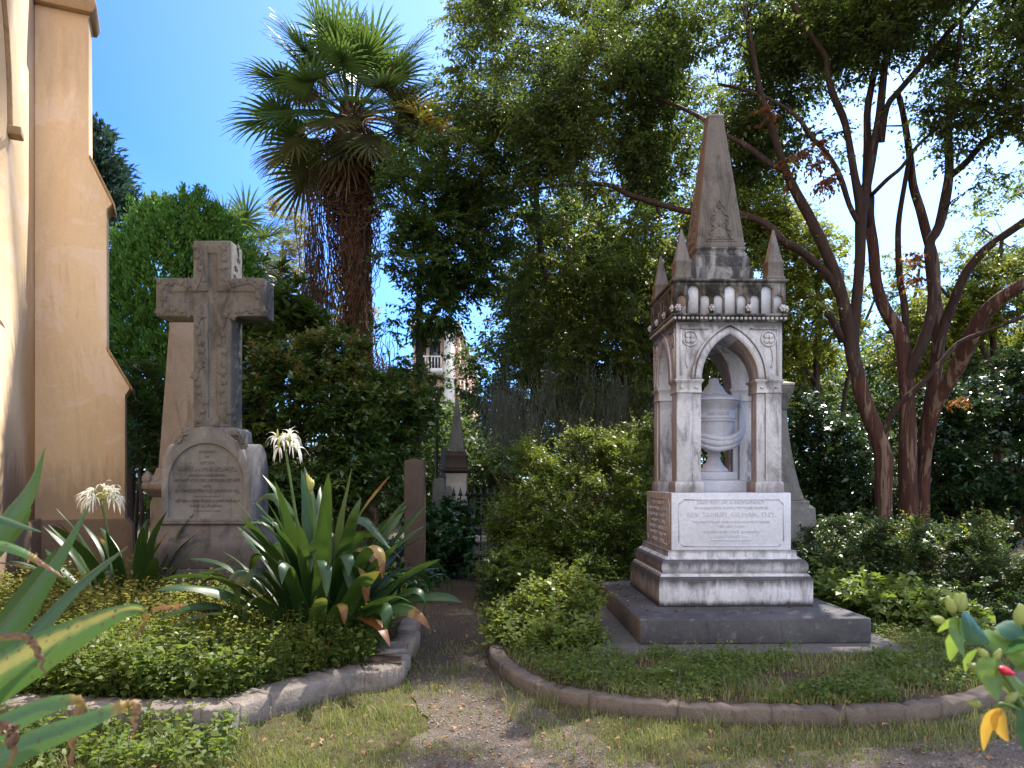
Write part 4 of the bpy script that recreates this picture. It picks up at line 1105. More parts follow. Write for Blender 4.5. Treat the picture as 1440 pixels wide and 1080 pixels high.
M['lf_ivy'] = leafm('lf_ivy', [(0.012, 0.04, 0.014), (0.02, 0.06, 0.018), (0.035, 0.085, 0.025)], 0.2, 0.3, 0.45, (0.12, 0.25, 0.05))
M['lf_arbor'] = leafm('lf_arbor', [(0.04, 0.11, 0.018), (0.06, 0.15, 0.022), (0.09, 0.19, 0.03)], 0.22, 0.5, 0.25, (0.2, 0.45, 0.05))
M['lf_cedar'] = leafm('lf_cedar', [(0.03, 0.06, 0.045), (0.045, 0.085, 0.06)], 0.15, 0.6, 0.2, (0.1, 0.2, 0.1))
M['lf_pale'] = leafm('lf_pale', [(0.14, 0.16, 0.05), (0.20, 0.19, 0.06), (0.26, 0.22, 0.08)], 0.4, 0.5, 0.2, (0.5, 0.45, 0.12))
M['lf_rust'] = leafm('lf_rust', [(0.07, 0.025, 0.015), (0.13, 0.045, 0.02), (0.2, 0.09, 0.03)], 0.3, 0.5, 0.2, (0.6, 0.25, 0.05))
M['lf_far'] = leafm('lf_far', [(0.022, 0.042, 0.014), (0.04, 0.065, 0.018), (0.065, 0.085, 0.024)], 0.38, 0.5, 0.25, (0.18, 0.28, 0.05))
M['moss'] = leafm('moss', [(0.22, 0.24, 0.19), (0.32, 0.34, 0.28)], 0.45, 0.8, 0.1, (0.3, 0.32, 0.24))
M['grass'] = leafm('grass', [(0.09, 0.13, 0.03), (0.14, 0.18, 0.05), (0.22, 0.22, 0.08), (0.34, 0.28, 0.14)], 0.3, 0.5, 0.25, (0.35, 0.42, 0.08), hue=(0.17, 0.16, 0.06), patch=0.6, patch_scale=1.5)
M['litter'] = leafm('litter', [(0.12, 0.06, 0.03), (0.20, 0.11, 0.05), (0.30, 0.17, 0.06), (0.36, 0.24, 0.14), (0.09, 0.05, 0.035)], 0.15, 0.7, 0.2, (0.3, 0.15, 0.05))

NLEAF = [0]
def tree(name, label, cat, base, limbs, blobs, n, mat, bark, rng, tw=None, group=None, shell=0.45, gap=-0.18, gscale=0.9, trunk_n=10, extra=None, parts_trunks=None, **grow_kw):
    tw = tw or {}
    r = thing(name, label, cat, base, group=group or {'light_tree': 'sunlit light trees behind', 'shade_tree': 'dark trees closing the background'}.get(name))
    tg = targets(blobs, n, rng, shell, gap, gscale)
    if name == 'moss_draped_oak':               # the sun gets through to the azalea
        sv = np.array(dirv)
        for s_, r_ in (((0.45, 10.0, 1.7), 0.5), ((1.2, 10.1, 1.9), 0.5)):
            q = tg - np.array(s_); q = q - np.outer(q @ sv, sv); tg = tg[np.linalg.norm(q, axis=1) > r_]
    mbt = MB()
    for l in limbs: limb_tube(mbt, l, trunk_n)
    br = MB()
    grow(limbs, tg, rng, br, **grow_kw)
    lf = MB()
    c = np.mean([b[0] for b in blobs], 0)
    sprays(lf, br, tg, rng, center=c, **tw)
    NLEAF[0] += lf.n // 4
    tr = mbt.build('trunk', bark, r, smooth=True)
    br.build('branches', bark, r)
    lf.build('crown' if cat == 'tree' else 'foliage', mat, r)
    return r, tg

# ------------------------------------------------------------------ crape myrtle on the right
rng = np.random.default_rng(3)
b0 = 10.4
L = {}
L['a'] = limb([(1248, 810, 10.2, 19), (1244, 760, 10.2, 16), (1242, 700, 10.2, 14.5), (1241, 636, 10.2, 14.5), (1217, 570, 10.25, 13.5), (1203, 515, 10.3, 12.5), (1198, 490, 10.3, 9)], 26)
L['b'] = limb([(1280, 815, 10.6, 20), (1278, 740, 10.6, 16), (1276, 640, 10.6, 14.5), (1276, 560, 10.6, 13), (1268, 480, 10.65, 12), (1260, 460, 10.7, 11.5), (1242, 430, 10.7, 10.5), (1232, 395, 10.7, 9.5), (1228, 348, 10.7, 9), (1222, 308, 10.7, 9), (1222, 277, 10.7, 9)], 34)
L['c'] = limb([(1296, 812, 10.9, 17), (1297, 700, 10.9, 12), (1302, 610, 10.9, 11), (1310, 560, 10.9, 11), (1318, 500, 10.9, 10.5), (1320, 454, 10.9, 10.5), (1315, 419, 10.9, 9.5), (1314, 372, 10.9, 8.5), (1303, 329, 10.9, 8), (1294, 294, 10.9, 7.5), (1284, 261, 10.9, 7), (1279, 215, 10.9, 6), (1270, 160, 10.9, 5), (1263, 132, 10.9, 4.5)], 40)
L['d'] = limb([(1298, 740, 10.9, 7), (1300, 660, 10.85, 9), (1309, 590, 10.65, 11.5), (1326, 552, 10.5, 12), (1349, 511, 10.3, 13), (1371, 462, 10.0, 13), (1395, 430, 9.8, 11.5), (1426, 407, 9.6, 10.5), (1470, 380, 9.4, 9), (1540, 320, 9.2, 7), (1600, 240, 9.0, 5)], 30)
L['e'] = limb([(1278, 680, 10.65, 8), (1276, 600, 10.62, 10), (1274, 540, 10.6, 10), (1290, 500, 10.5, 10), (1303, 466, 10.5, 9.5), (1312, 420, 10.5, 8), (1306, 348, 10.5, 8), (1320, 320, 10.5, 8), (1330, 277, 10.5, 8.5), (1335, 240, 10.5, 7.5), (1334, 200, 10.5, 6.5), (1336, 150, 10.5, 5), (1345, 90, 10.4, 4), (1352, 30, 10.3, 3)], 34)
L['f'] = limb([(1316, 520, 10.88, 7), (1322, 475, 10.85, 8.5), (1331, 449, 10.8, 8.5), (1343, 419, 10.7, 8), (1357, 386, 10.6, 7.5), (1379, 357, 10.5, 7), (1402, 338, 10.4, 7), (1440, 312, 10.2, 6.5), (1500, 270, 10, 5), (1560, 200, 9.8, 4)], 24)
L['g'] = limb([(1243, 625, 10.2, 6), (1250, 590, 10.1, 6), (1268, 565, 10.0, 5.5), (1294, 542, 9.9, 5), (1325, 508, 9.8, 4.5), (1349, 482, 9.75, 4.2), (1390, 465, 9.6, 3.6), (1440, 445, 9.4, 3)], 18)
L['h'] = limb([(1216, 568, 10.25, 10), (1204, 520, 10.28, 12), (1197, 485, 10.3, 12.2), (1190, 445, 10.3, 11), (1178, 395, 10.25, 10), (1160, 350, 10.2, 9.5), (1140, 308, 10.2, 9), (1119, 270, 10.15, 8), (1104, 238, 10.1, 7), (1090, 195, 10.0, 6), (1072, 140, 9.9, 5), (1060, 80, 9.8, 4), (1048, 10, 9.6, 3)], 32)
L['i'] = limb([(1208, 540, 10.3, 8), (1200, 480, 10.35, 9.5), (1204, 430, 10.4, 9), (1209, 372, 10.4, 8.5), (1210, 324, 10.4, 9), (1210, 289, 10.4, 9), (1203, 254, 10.4, 6.5), (1198, 225, 10.4, 6), (1192, 189, 10.4, 5.5), (1185, 163, 10.4, 6), (1171, 132, 10.3, 6), (1163, 101, 10.3, 5.5), (1163, 83, 10.3, 5), (1142, 52, 10.2, 4.5), (1120, 15, 10.1, 4), (1095, -40, 10, 3)], 36)
L['j'] = limb([(1212, 340, 10.42, 6), (1213, 290, 10.45, 8.5), (1220, 254, 10.5, 8), (1230, 200, 10.5, 7), (1237, 160, 10.5, 6.5), (1242, 113, 10.5, 6), (1247, 78, 10.5, 5.5), (1263, 42, 10.5, 5), (1274, 10, 10.5, 4), (1290, -50, 10.4, 3)], 26)
L['k'] = limb([(1222, 320, 10.68, 6), (1219, 262, 10.65, 7.5), (1220, 200, 10.7, 6.5), (1220, 153, 10.7, 6), (1230, 99, 10.7, 5), (1236, 47, 10.7, 4), (1236, -10, 10.7, 3)], 20)
L['l'] = limb([(1186, 430, 10.28, 6), (1168, 392, 10.24, 7.5), (1128, 354, 10.1, 7), (1102, 340, 10.0, 7), (1079, 316, 10.1, 6.5), (1038, 301, 10.3, 6), (1000, 300, 10.5, 6), (965, 297, 10.7, 5.5), (927, 287, 11.0, 5), (883, 273, 11.3, 4.5), (859, 261, 11.5, 4), (826, 259, 11.7, 3.5), (780, 262, 12, 2.8), (730, 270, 12.2, 2)], 36)
L['m'] = limb([(1185, 480, 10.3, 6), (1171, 450, 10.2, 6), (1163, 440, 10.15, 6.5)], 6)
L['n'] = limb([(1210, 318, 10.4, 5), (1195, 290, 10.3, 4.5), (1182, 250, 10.2, 4.5), (1164, 217, 10.1, 4), (1142, 194, 10, 4), (1124, 168, 9.9, 3.6), (1100, 149, 10.1, 3.3), (1060, 130, 10.5, 2.8), (1010, 118, 10.9, 2.3)], 24)
L['o'] = limb([(1240, 200, 10.5, 5), (1247, 151, 10.4, 5), (1265, 127, 10.3, 5), (1289, 99, 10.2, 5), (1317, 66, 10.1, 4.5), (1336, 42, 10, 4.5), (1362, 16, 9.9, 4), (1400, -30, 9.8, 3)], 22)
L['p'] = limb([(1334, 250, 10.5, 6), (1360, 227, 10.3, 5.5), (1383, 200, 10.1, 5), (1414, 175, 9.9, 4.5), (1450, 148, 9.7, 4), (1510, 90, 9.5, 3)], 20)
L['q'] = limb([(1274, 500, 10.7, 6), (1273, 438, 10.75, 6), (1266, 395, 10.8, 5.5), (1263, 350, 10.8, 5), (1264, 310, 10.8, 4.5), (1272, 260, 10.8, 4), (1280, 215, 10.8, 3.5)], 20)
L['r'] = limb([(1225, 275, 10.6, 4), (1248, 252, 10.4, 3.6), (1268, 235, 10.3, 3.2), (1290, 205, 10.2, 3), (1320, 180, 10.0, 2.6), (1370, 150, 9.8, 2.2)], 16)
L['s'] = limb([(1104, 240, 10.1, 5.5), (1080, 228, 10.2, 5), (1050, 205, 10.4, 4.5), (1020, 190, 10.6, 4), (985, 165, 10.9, 3.4), (930, 140, 11.2, 2.8), (870, 120, 11.6, 2.2), (800, 110, 12, 1.6)], 24)
CM = thing('crape_myrtle', 'multi-stemmed crape myrtle with peeling red-brown bark to the right of the urn monument', 'tree', (P(1270, HZ, 10.5)[0], 10.5, 0.05))
for kk in 'abcd':
    mb = MB(); limb_tube(mb, L[kk], 14); o = mb.build('trunk', M['bark_crape'], CM, smooth=True)
mb = MB()
for kk in 'efghijklmnopqrs': limb_tube(mb, L[kk], 10)
mb.build('limbs', M['bark_limb'], CM, smooth=True)
blobs = [blob(1120, 60, 11.2, 150, 90, 1.2), blob(1290, 30, 10.2, 150, 80, 1.4), blob(1420, 80, 9.6, 120, 120, 1.4), blob(1420, 230, 9.6, 90, 110, 1.2, 60), blob(1500, 330, 9.4, 90, 120, 1.2, 40),
         blob(960, 70, 11.2, 150, 100, 1.2), blob(800, 80, 12.0, 150, 100, 1.2), blob(720, 160, 12.2, 110, 110, 1.0), blob(860, 210, 12.0, 130, 90, 1.0), blob(740, 30, 12.2, 110, 60, 1.1),
         blob(1060, 200, 11.6, 70, 90, 0.9), blob(1160, 180, 10.6, 60, 80, 0.8, 34), blob(1350, 140, 10.4, 70, 70, 0.9, 55), blob(1260, 180, 11, 70, 80, .9, 16), blob(1400, 280, 10.6, 60, 70, .9, 40), blob(1080, 300, 10.3, 60, 60, .8, 30), blob(1200, 420, 10.4, 60, 50, .8, 12), blob(1090, 400, 10.6, 60, 60, 0.8, 18), blob(760, 320, 12.2, 110, 70, 1.0, 60), blob(900, 330, 11.8, 90, 60, 0.9, 50),
         blob(1180, -70, 10.2, 230, 90, 1.8, 230), blob(1420, -90, 9.6, 200, 110, 2.0, 150), blob(690, 260, 12.4, 80, 90, 0.9, 70), blob(660, 110, 12.4, 45, 90, .7, 60), blob(650, 200, 12.4, 40, 70, .7, 45), blob(930, 230, 11.6, 110, 60, .9, 60), blob(840, 285, 11.5, 110, 40, .6, 50), blob(960, 290, 10.9, 60, 40, .5, 25), blob(1100, -60, 8.5, 200, 80, 1.0, 150), blob(1010, -60, 11.4, 120, 70, 1.0, 60)]  # leaf masses above the frame are added to throw shade on the ground
tg = targets(blobs, 2200, rng, 0.25, -0.13, 0.9)
# openings in the canopy where the sun reaches the beds and the lawn
sv_ = np.array(dirv)
for sx_, sy_, sz_, rr_ in ((0.3, 6.95, 0.6, 0.55), (-0.6, 5.35, 0.0, 0.45), (-2.6, 6.3, 0.3, 0.7), (-1.3, 4.5, 0.0, 0.6), (3.1, 5.1, 0.1, 0.4), (-3.0, 7.3, 0.4, 0.5), (0.45, 10.0, 1.7, 0.35), (1.2, 10.1, 1.9, 0.35), (3.9, 8.2, 0.8, 0.5)):
    q_ = tg - np.array([sx_, sy_, sz_]); q_ = q_ - np.outer(q_ @ sv_, sv_)
    tg = tg[np.linalg.norm(q_, axis=1) > rr_]
br = MB(); grow(list(L.values()), tg, rng, br, r_max=0.035, r_gain=0.013, r_tip=0.005)
lf = MB(); sprays(lf, br, tg, rng, n_twig=7, l_twig=0.44, n_leaf=10, L=0.074, W=0.040, up=0.1, droop=0.3, spread=0.9, center=np.array(P(1150, 200, 10)), outw=0.3)
NLEAF[0] += lf.n // 4
br.build('branches', M['bark_limb'], CM); lf.build('crown', M['lf_crape'], CM)
ru = MB(); tr = targets([blob(1135, 215, 9.9, 45, 60, 0.3), blob(1095, 170, 9.8, 30, 20, 0.2), blob(1290, 380, 10.4, 45, 50, 0.3), blob(1345, 560, 10.4, 12, 40, 0.2), blob(1160, 260, 10.3, 35, 40, .3)], 24, rng, 0.2, -1)
sprays(ru, None, tr, rng, n_twig=5, l_twig=0.2, n_leaf=9, L=0.07, W=0.035, droop=0.6, up=-0.3)
ru.build('withered_leaves', M['lf_rust'], CM)

# ------------------------------------------------------------------ trees behind
rng = np.random.default_rng(21)
HO = tree('holly_tree', 'dark leafy evergreen tree between the palm and the pink house', 'tree', (P(600, HZ, 13)[0], 13, 0),
     [limb([(586, 790, 13, 9), (584, 700, 13, 8), (588, 600, 13, 7), (590, 480, 13, 6), (590, 380, 13, 5), (598, 280, 13, 3)], 20), limb([(592, 480, 13, 5), (620, 420, 13, 4), (655, 370, 13, 3), (690, 310, 13, 2)], 12)],
     [blob(600, 270, 13, 62, 80, 0.9), blob(585, 370, 12.8, 50, 70, 0.9), blob(620, 190, 13, 40, 50, 0.7, 20), blob(640, 350, 13.2, 50, 80, 0.9), blob(605, 430, 13, 40, 55, 0.8), blob(575, 560, 12.8, 45, 70, 0.8), blob(560, 460, 13, 34, 50, 0.7, 30), blob(655, 400, 13.4, 40, 34, .7), blob(690, 300, 13.4, 60, 120, .9)],
     480, M['lf_canopy'], M['bark_dark'], rng, dict(n_twig=7, l_twig=0.34, n_leaf=11, L=0.085, W=0.045, up=0.1, droop=0.3), gap=-0.22)
OK1 = tree('moss_draped_oak', 'spreading oak hung with grey Spanish moss behind the azalea', 'tree', (P(830, HZ, 16)[0], 16, 0),
     [limb([(838, 800, 16, 16), (834, 720, 16, 14), (830, 640, 16, 12), (815, 560, 16, 9), (790, 480, 16, 7), (770, 400, 15.6, 6), (755, 300, 15.5, 5), (760, 200, 15.6, 4), (790, 90, 15.8, 2.5)], 28),
      limb([(832, 660, 16, 9), (860, 600, 15.8, 7), (890, 540, 15.6, 6), (920, 470, 15.5, 5), (930, 360, 15.5, 4), (925, 240, 15.8, 3), (960, 120, 16, 2)], 22),
      limb([(826, 620, 16, 7), (780, 590, 15.6, 5.5), (740, 565, 15.2, 4.5), (705, 545, 15, 3)], 14), limb([(845, 620, 16, 6), (880, 615, 15.4, 5), (910, 640, 15, 4), (925, 690, 14.8, 3)], 12)],
     [blob(760, 420, 15.6, 110, 80, 1.4), blob(880, 430, 15.4, 110, 90, 1.4), blob(738, 500, 15.2, 34, 60, 0.9, 36), blob(800, 520, 15.2, 110, 60, 1.2), blob(900, 540, 15.2, 60, 70, 1.1), blob(820, 350, 15.8, 140, 90, 1.4), blob(980, 450, 16, 60, 120, 1.2), blob(800, 600, 16, 110, 50, 1.2), blob(900, 620, 16, 60, 60, 1.0), blob(740, 150, 15.8, 120, 100, 1.4), blob(880, 110, 15.8, 120, 90, 1.4), blob(1010, 80, 16, 110, 80, 1.2), blob(1060, 170, 16.4, 60, 60, 1.0), blob(690, 40, 15.8, 70, 60, 1.2), blob(800, 20, 16, 150, 60, 1.3), blob(680, 250, 15.4, 60, 70, 1.0), blob(950, 230, 16, 70, 60, 1.0), blob(840, 240, 15.8, 100, 60, 1.2), blob(1130, 40, 16.4, 100, 60, 1.2)],
     1600, M['lf_oak'], M['bark_dark'], rng, dict(n_twig=7, l_twig=0.42, n_leaf=11, L=0.10, W=0.042, up=0.05, droop=0.35))
ms = MB()
for cx_, cy_, n, ln in ((705, 560, 70, 1.1), (720, 555, 60, 1.4), (690, 575, 40, .9), (750, 580, 55, 1.2), (800, 570, 60, 1.1), (860, 560, 80, 1.7), (878, 555, 70, 1.6), (830, 540, 60, 1.3), (770, 530, 50, 1.0), (915, 560, 40, 1.0)):
    for i in range(int(n * 2.2)):
        a = np.array(P(cx_ + rng.normal() * 13, cy_ + rng.normal() * 20, 14.9 + rng.normal() * 0.25))
        k = 6; l_ = ln * rng.uniform(0.3, 1.0); pts = [a]
        for q in range(k): pts.append(pts[-1] + np.array([rng.normal() * .04, rng.normal() * .04, -l_ / k]))
        pts = np.array(pts); ms.segs(pts[:-1], pts[1:], 0.0045 * np.linspace(1, .5, k), 0.0045 * np.linspace(.9, .3, k), 3)
ms.build('spanish_moss', M['moss'], OK1[0])
BR = tree('light_tree', 'thin airy tree with sunlit yellow-green leaves between monument and crape myrtle', 'tree', (P(1150, HZ, 16)[0], 16, 0),
     [limb([(1156, 800, 16, 7), (1154, 640, 16, 6), (1148, 520, 16, 5), (1152, 420, 16, 4), (1120, 320, 16, 2)], 18), limb([(1148, 540, 16, 4), (1100, 470, 15.8, 3), (1075, 400, 15.6, 2)], 10), limb([(1150, 500, 16, 4), (1200, 430, 15.8, 3), (1240, 380, 15.6, 2)], 10), limb([(1186, 800, 16.5, 5), (1184, 600, 16.5, 4), (1200, 500, 16.5, 3), (1230, 420, 16.4, 2)], 12)],
     [blob(1110, 350, 16, 70, 70, 1.2), blob(1130, 450, 16, 80, 70, 1.3), blob(1060, 300, 16, 60, 60, 1.0), blob(1210, 400, 16, 60, 70, 1.2, 30), blob(1110, 560, 16, 60, 60, 1.0, 30), blob(1170, 500, 16, 60, 60, 1.0, 30), blob(1000, 330, 16.5, 70, 80, 1.0), blob(1280, 450, 16.5, 60, 50, 1.0, 25), blob(1020, 520, 16, 40, 60, .8, 25)],
     640, M['lf_bright'], M['bark_dark'], rng, dict(n_twig=7, l_twig=0.4, n_leaf=10, L=0.095, W=0.05, up=0.1, droop=0.3))
B2 = tree('light_tree', 'sunlit tree with yellowing leaves at the far right behind the crape myrtle', 'tree', (P(1400, HZ, 17)[0], 17, 0),
     [limb([(1400, 800, 17, 9), (1404, 600, 17, 7), (1396, 450, 17, 5), (1410, 330, 17, 3)], 14), limb([(1400, 520, 17, 5), (1350, 440, 16.8, 4), (1320, 400, 16.6, 2)], 8)],
     [blob(1400, 420, 17, 70, 70, 1.2), blob(1345, 440, 17, 50, 50, 1.0), blob(1430, 320, 17, 60, 70, 1.0, 130), blob(1370, 330, 17, 50, 50, 1.0, 60), blob(1470, 460, 17, 70, 60, 1.2), blob(1300, 400, 17.5, 50, 50, 1.0, 25), blob(1290, 480, 17, 50, 50, 1.0)],
     560, M['lf_bright'], M['bark_dark'], rng, dict(n_twig=7, l_twig=0.4, n_leaf=10, L=0.095, W=0.05, up=0.1, droop=0.3))
PT = tree('pale_tree', 'distant thin tree with pale yellow leaves left of the palm trunk', 'tree', (P(395, HZ, 30)[0], 30, 0),
     [limb([(398, 720, 30, 6), (396, 560, 30, 5), (392, 450, 30, 4), (398, 340, 30, 1.5)], 14), limb([(394, 470, 30, 3), (360, 380, 30, 1.5)], 6), limb([(394, 480, 30, 3), (425, 400, 30, 1.5)], 6)],
     [blob(400, 320, 30, 36, 40, 1.2), blob(370, 360, 30, 34, 50, 1.4), blob(415, 400, 30, 40, 60, 1.6), blob(440, 340, 30, 26, 50, 1.2, 12), blob(350, 430, 30, 30, 40, 1.2), blob(470, 430, 30, 60, 60, 1.2)],
     230, M['lf_pale'], M['bark_dark'], rng, dict(n_twig=6, l_twig=0.6, n_leaf=8, L=0.15, W=0.08), gap=-0.05)
# blue-green cedar far behind the buttress
CE = thing('cedar_tree', 'dark blue-green cedar rising far behind the church buttress', 'tree', (P(140, HZ, 32)[0], 32, 0))
l = limb([(140, 720, 32, 6), (140, 400, 32, 4), (136, 180, 32, 0.6)], 20)
mb = MB(); limb_tube(mb, l, 8)
lf = MB(); cz = np.array(P(140, 675, 32))
for i in range(150):
    t = rng.random() ** 0.8; z = 3 + t * 13.2; R = (1 - t) ** 0.7 * 3.2 + 0.25
    a = rng.uniform(0, 2 * PI); d = np.array([math.cos(a), math.sin(a), 0.35])
    p0 = np.array([cz[0], cz[1], z]); p1 = p0 + d * R * rng.uniform(.6, 1.15)
    mb.segs([p0], [p1], 0.03, 0.01)
    k = 46; tt = rng.random(k) ** 0.7
    pos = p0 + (p1 - p0) * tt[:, None] + rng.normal(size=(k, 3)) * 0.16
    leaves(lf, pos, rnd_unit(k, rng) * .6 + d, rnd_unit(k, rng) + [0, 0, .6], 0.36, 0.13)
mb.build('trunk', M['bark_dark'], CE, smooth=True); lf.build('crown', M['lf_cedar'], CE)

# clipped-looking arborvitae behind the cross
AV = thing('arborvitae', 'broad dome-shaped bright green arborvitae between the church and the stone cross', 'tree', (P(258, HZ, 14)[0], 14, 0))
mb = MB()
for q in range(5):
    limb_tube(mb, limb([(230 + q * 14, 800, 14, 5), (226 + q * 16, 640, 14, 4.5), (215 + q * 22, 480, 14, 3), (200 + q * 30, 380, 14, 1.5)], 12), 8)
mb.build('trunk', M['bark_dark'], AV, smooth=True)
lf = MB(); c = np.array([P(262, HZ, 14)[0], 14.0, 3.6]); Rr = np.array([1.5, 1.45, 2.85])
k = 1900
dv = rnd_unit(k, rng); dv[:, 2] = np.abs(dv[:, 2]) * 1.25 - 0.45; dv = unit(dv)
bump = np.array([1 + 0.06 * mnoise.noise(tuple(q * 3.2)) + 0.085 * mnoise.noise(tuple(q * 8)) for q in dv])
ct = c + dv * Rr * bump[:, None] * rng.uniform(0.84, 1.02, k)[:, None]
m_ = 46
tt = rng.random((k, m_, 1)) * 0.26
ax_ = unit(dv * 0.55 + [0, 0, 0.8] + rng.normal(size=(k, 3)) * .18)
pos = (ct[:, None] + ax_[:, None] * tt + rng.normal(size=(k, m_, 3)) * 0.062 * (1.15 - tt * 3)).reshape(-1, 3)
dd = np.repeat(ax_, m_, 0) + rng.normal(size=(k * m_, 3)) * 0.35
leaves(lf, pos, dd, np.repeat(dv, m_, 0) * .6 + rnd_unit(k * m_, rng), rng.uniform(.06, .11, k * m_), rng.uniform(.03, .05, k * m_))
lf.build('crown', M['lf_arbor'], AV); NLEAF[0] += k * m_

# ------------------------------------------------------------------ palms
def frond(center, d, lp, lf_len, rng, nl=40, mat=None, parent=None, dead=False):
    """costapalmate fan: arching stalk, leaflets spread round its end and drooping at the tips"""
    mb = MB(); d = unit(np.asarray(d, float))
    g = np.array([0, 0, -1.0])
    n = 9; pts = [np.asarray(center, float)]; cur = d.copy()
    for i in range(n):
        pts.append(pts[-1] + cur * lp / n); cur = unit(cur + g * 0.045 * (1 + i * 0.15))
    mb.tube(np.array(pts), np.linspace(0.026, 0.012, n + 1), 5)
    e = pts[-1]; ax = cur
    sd = unit(np.cross(ax, [0, 0, 1.0]) if abs(ax[2]) < 0.97 else np.array([1.0, 0, 0])); up = np.cross(sd, ax)
    tilt = rng.uniform(-0.5, 0.5); sd, up = sd * math.cos(tilt) + up * math.sin(tilt), up * math.cos(tilt) - sd * math.sin(tilt)
    V = []; Fc = []
    rib = [e + ax * 0.3 * lf_len * t + g * 0.10 * lf_len * t * t for t in np.linspace(0, 1, nl // 2 + 1)]
    for i in range(nl):
        s = i / (nl - 1) * 2 - 1
        a = s * math.radians(118)
        root = rib[int((1 - abs(s)) * (nl // 2))]
        ld = unit(ax * math.cos(a) + sd * math.sin(a) + up * (0.22 * math.cos(a * 1.3) + 0.14 * (i % 2)))
        ln = lf_len * (0.66 + 0.34 * math.cos(a * 0.75)) * rng.uniform(0.88, 1.06)
        k = 6; p = root.copy(); cd_ = ld.copy(); w0 = 0.026 * (1.0 if not dead else 0.8)
        for q in range(k + 1):
            t = q / k
            ww = w0 * (0.55 + 1.2 * t) if t < 0.35 else w0 * 0.97 * (1 - ((t - 0.35) / 0.65) ** 1.3) + 0.002
            sv = unit(np.cross(cd_, up + 0.001))
            b = len(V)
            V += [p - sv * ww, p + up * 0.006, p + sv * ww]
            if q: Fc += [(b - 3, b - 2, b + 1, b), (b - 2, b - 1, b + 2, b + 1)]
            p = p + cd_ * ln / k
            cd_ = unit(cd_ + g * (0.03 + 0.42 * max(0, t - 0.2) ** 1.1 * (2.0 if dead else rng.uniform(0.5, 1.6))))
    mb.add(V, Fc)
    return mb.build('frond', mat, parent)

M['palm_green'] = leafm('palm_green', [(0.025, 0.06, 0.018), (0.04, 0.085, 0.024), (0.06, 0.11, 0.03)], 0.3, 0.32, 0.45, (0.22, 0.34, 0.05))
M['palm_olive'] = leafm('palm_olive', [(0.05, 0.07, 0.02), (0.08, 0.09, 0.03), (0.12, 0.10, 0.04)], 0.3, 0.4, 0.35, (0.3, 0.3, 0.06))
M['palm_yellow'] = leafm('palm_yellow', [(0.45, 0.30, 0.03), (0.5, 0.36, 0.05), (0.40, 0.32, 0.08)], 0.4, 0.4, 0.3, (0.8, 0.5, 0.04))
M['palm_dead'] = leafm('palm_dead', [(0.16, 0.10, 0.06), (0.24, 0.17, 0.10), (0.12, 0.08, 0.05)], 0.3, 0.6, 0.2, (0.3, 0.2, 0.1))
rng = np.random.default_rng(5)
PX, PY_ = P(500, HZ, 15)[0], 15.0
PM = thing('palmetto_palm', 'tall cabbage palm wrapped in dead brown vines, rising behind the stone cross', 'tree', (PX, PY_, 0), group='palms')
tl = smooth_path([(PX + .14, PY_, 0, .27), (PX + .10, PY_, 2.5, .21), (PX + .05, PY_, 5.0, .21), (PX + .0, PY_, 6.6, .25), (PX - .05, PY_, 7.9, .36), (PX - .08, PY_, 8.9, .22)], 50)
limb_tube(MB(), tl)
mb = MB(); mb.tube(tl[:, :3], tl[:, 3] * (1 + 0.12 * rng.normal(size=50).clip(-1, 1)), 14)
for i in range(150):                          # old leaf-boots
    z = rng.uniform(1.5, 8.7) if i % 3 else rng.uniform(6, 8.7); j = int(np.argmin(abs(tl[:, 2] - z))); a = rng.uniform(0, 2 * PI); r = tl[j, 3]
    p = np.array([tl[j, 0] + r * .8 * math.cos(a), tl[j, 1] + r * .8 * math.sin(a), z]); d = np.array([math.cos(a) * .5, math.sin(a) * .5, .8])
    mb.segs([p], [p + d * rng.uniform(.12, .3)], 0.05, 0.012, 4)
mb.build('trunk', M['bark_palm'], PM)
cen = np.array([PX - .06, PY_, 8.5])
nf = 54
for i in range(nf):
    el = math.radians(-34 + 118 * ((i + .5) / nf) ** 0.85); az = i * 2.39996 + 0.4
    d = (math.cos(az) * math.cos(el), math.sin(az) * math.cos(el), math.sin(el))
    ol = el < math.radians(5)
    mt = M['palm_olive'] if (ol and i % 3) else M['palm_green']
    frond(cen + np.array(d) * 0.15, d, rng.uniform(0.85, 1.25), rng.uniform(0.78, 1.0), rng, 46, mt, PM)
for d in ((0.93, -0.3, 0.25), (0.85, -0.5, 0.10), (0.95, -0.1, 0.12)):
    o = frond(cen, d, 1.55, 0.85, rng, 38, M['palm_yellow'], PM, True); o['label'] = 'yellow dying frond'
for d in ((0.1, -0.8, -0.45), (-0.2, -0.75, -0.5), (0.6, -0.6, -0.35), (0.4, -0.3, -0.8), (-0.5, -0.3, -0.8), (0.8, 0.1, -0.5), (0.0, -0.5, -0.9)):
    o = frond(cen - [0, 0, .2], d, 0.55, 0.9, rng, 26, M['palm_dead'] if d[1] > -.7 else M['palm_olive'], PM, True); o['label'] = 'withered hanging frond'
vn = MB()
def vine(p, zend, hug, wob, r, k=14):
    pts = [np.array(p, float)]
    dz = (zend - p[2]) / k
    for q in range(k):
        c = pts[-1]; j = int(np.argmin(abs(tl[:, 2] - c[2])))
        dx = np.array([tl[j, 0] - c[0], tl[j, 1] - c[1], 0]); D = np.linalg.norm(dx) + 1e-6
        pull = hug * max(0, D - tl[j, 3] * 1.12)
        pts.append(c + dx / D * pull + np.append(rng.normal(size=2) * wob, dz * rng.uniform(.5, 1.5)))
    pts = smooth_path(np.array(pts), k * 2)
    vn.segs(pts[:-1], pts[1:], r, r * .95, 3)
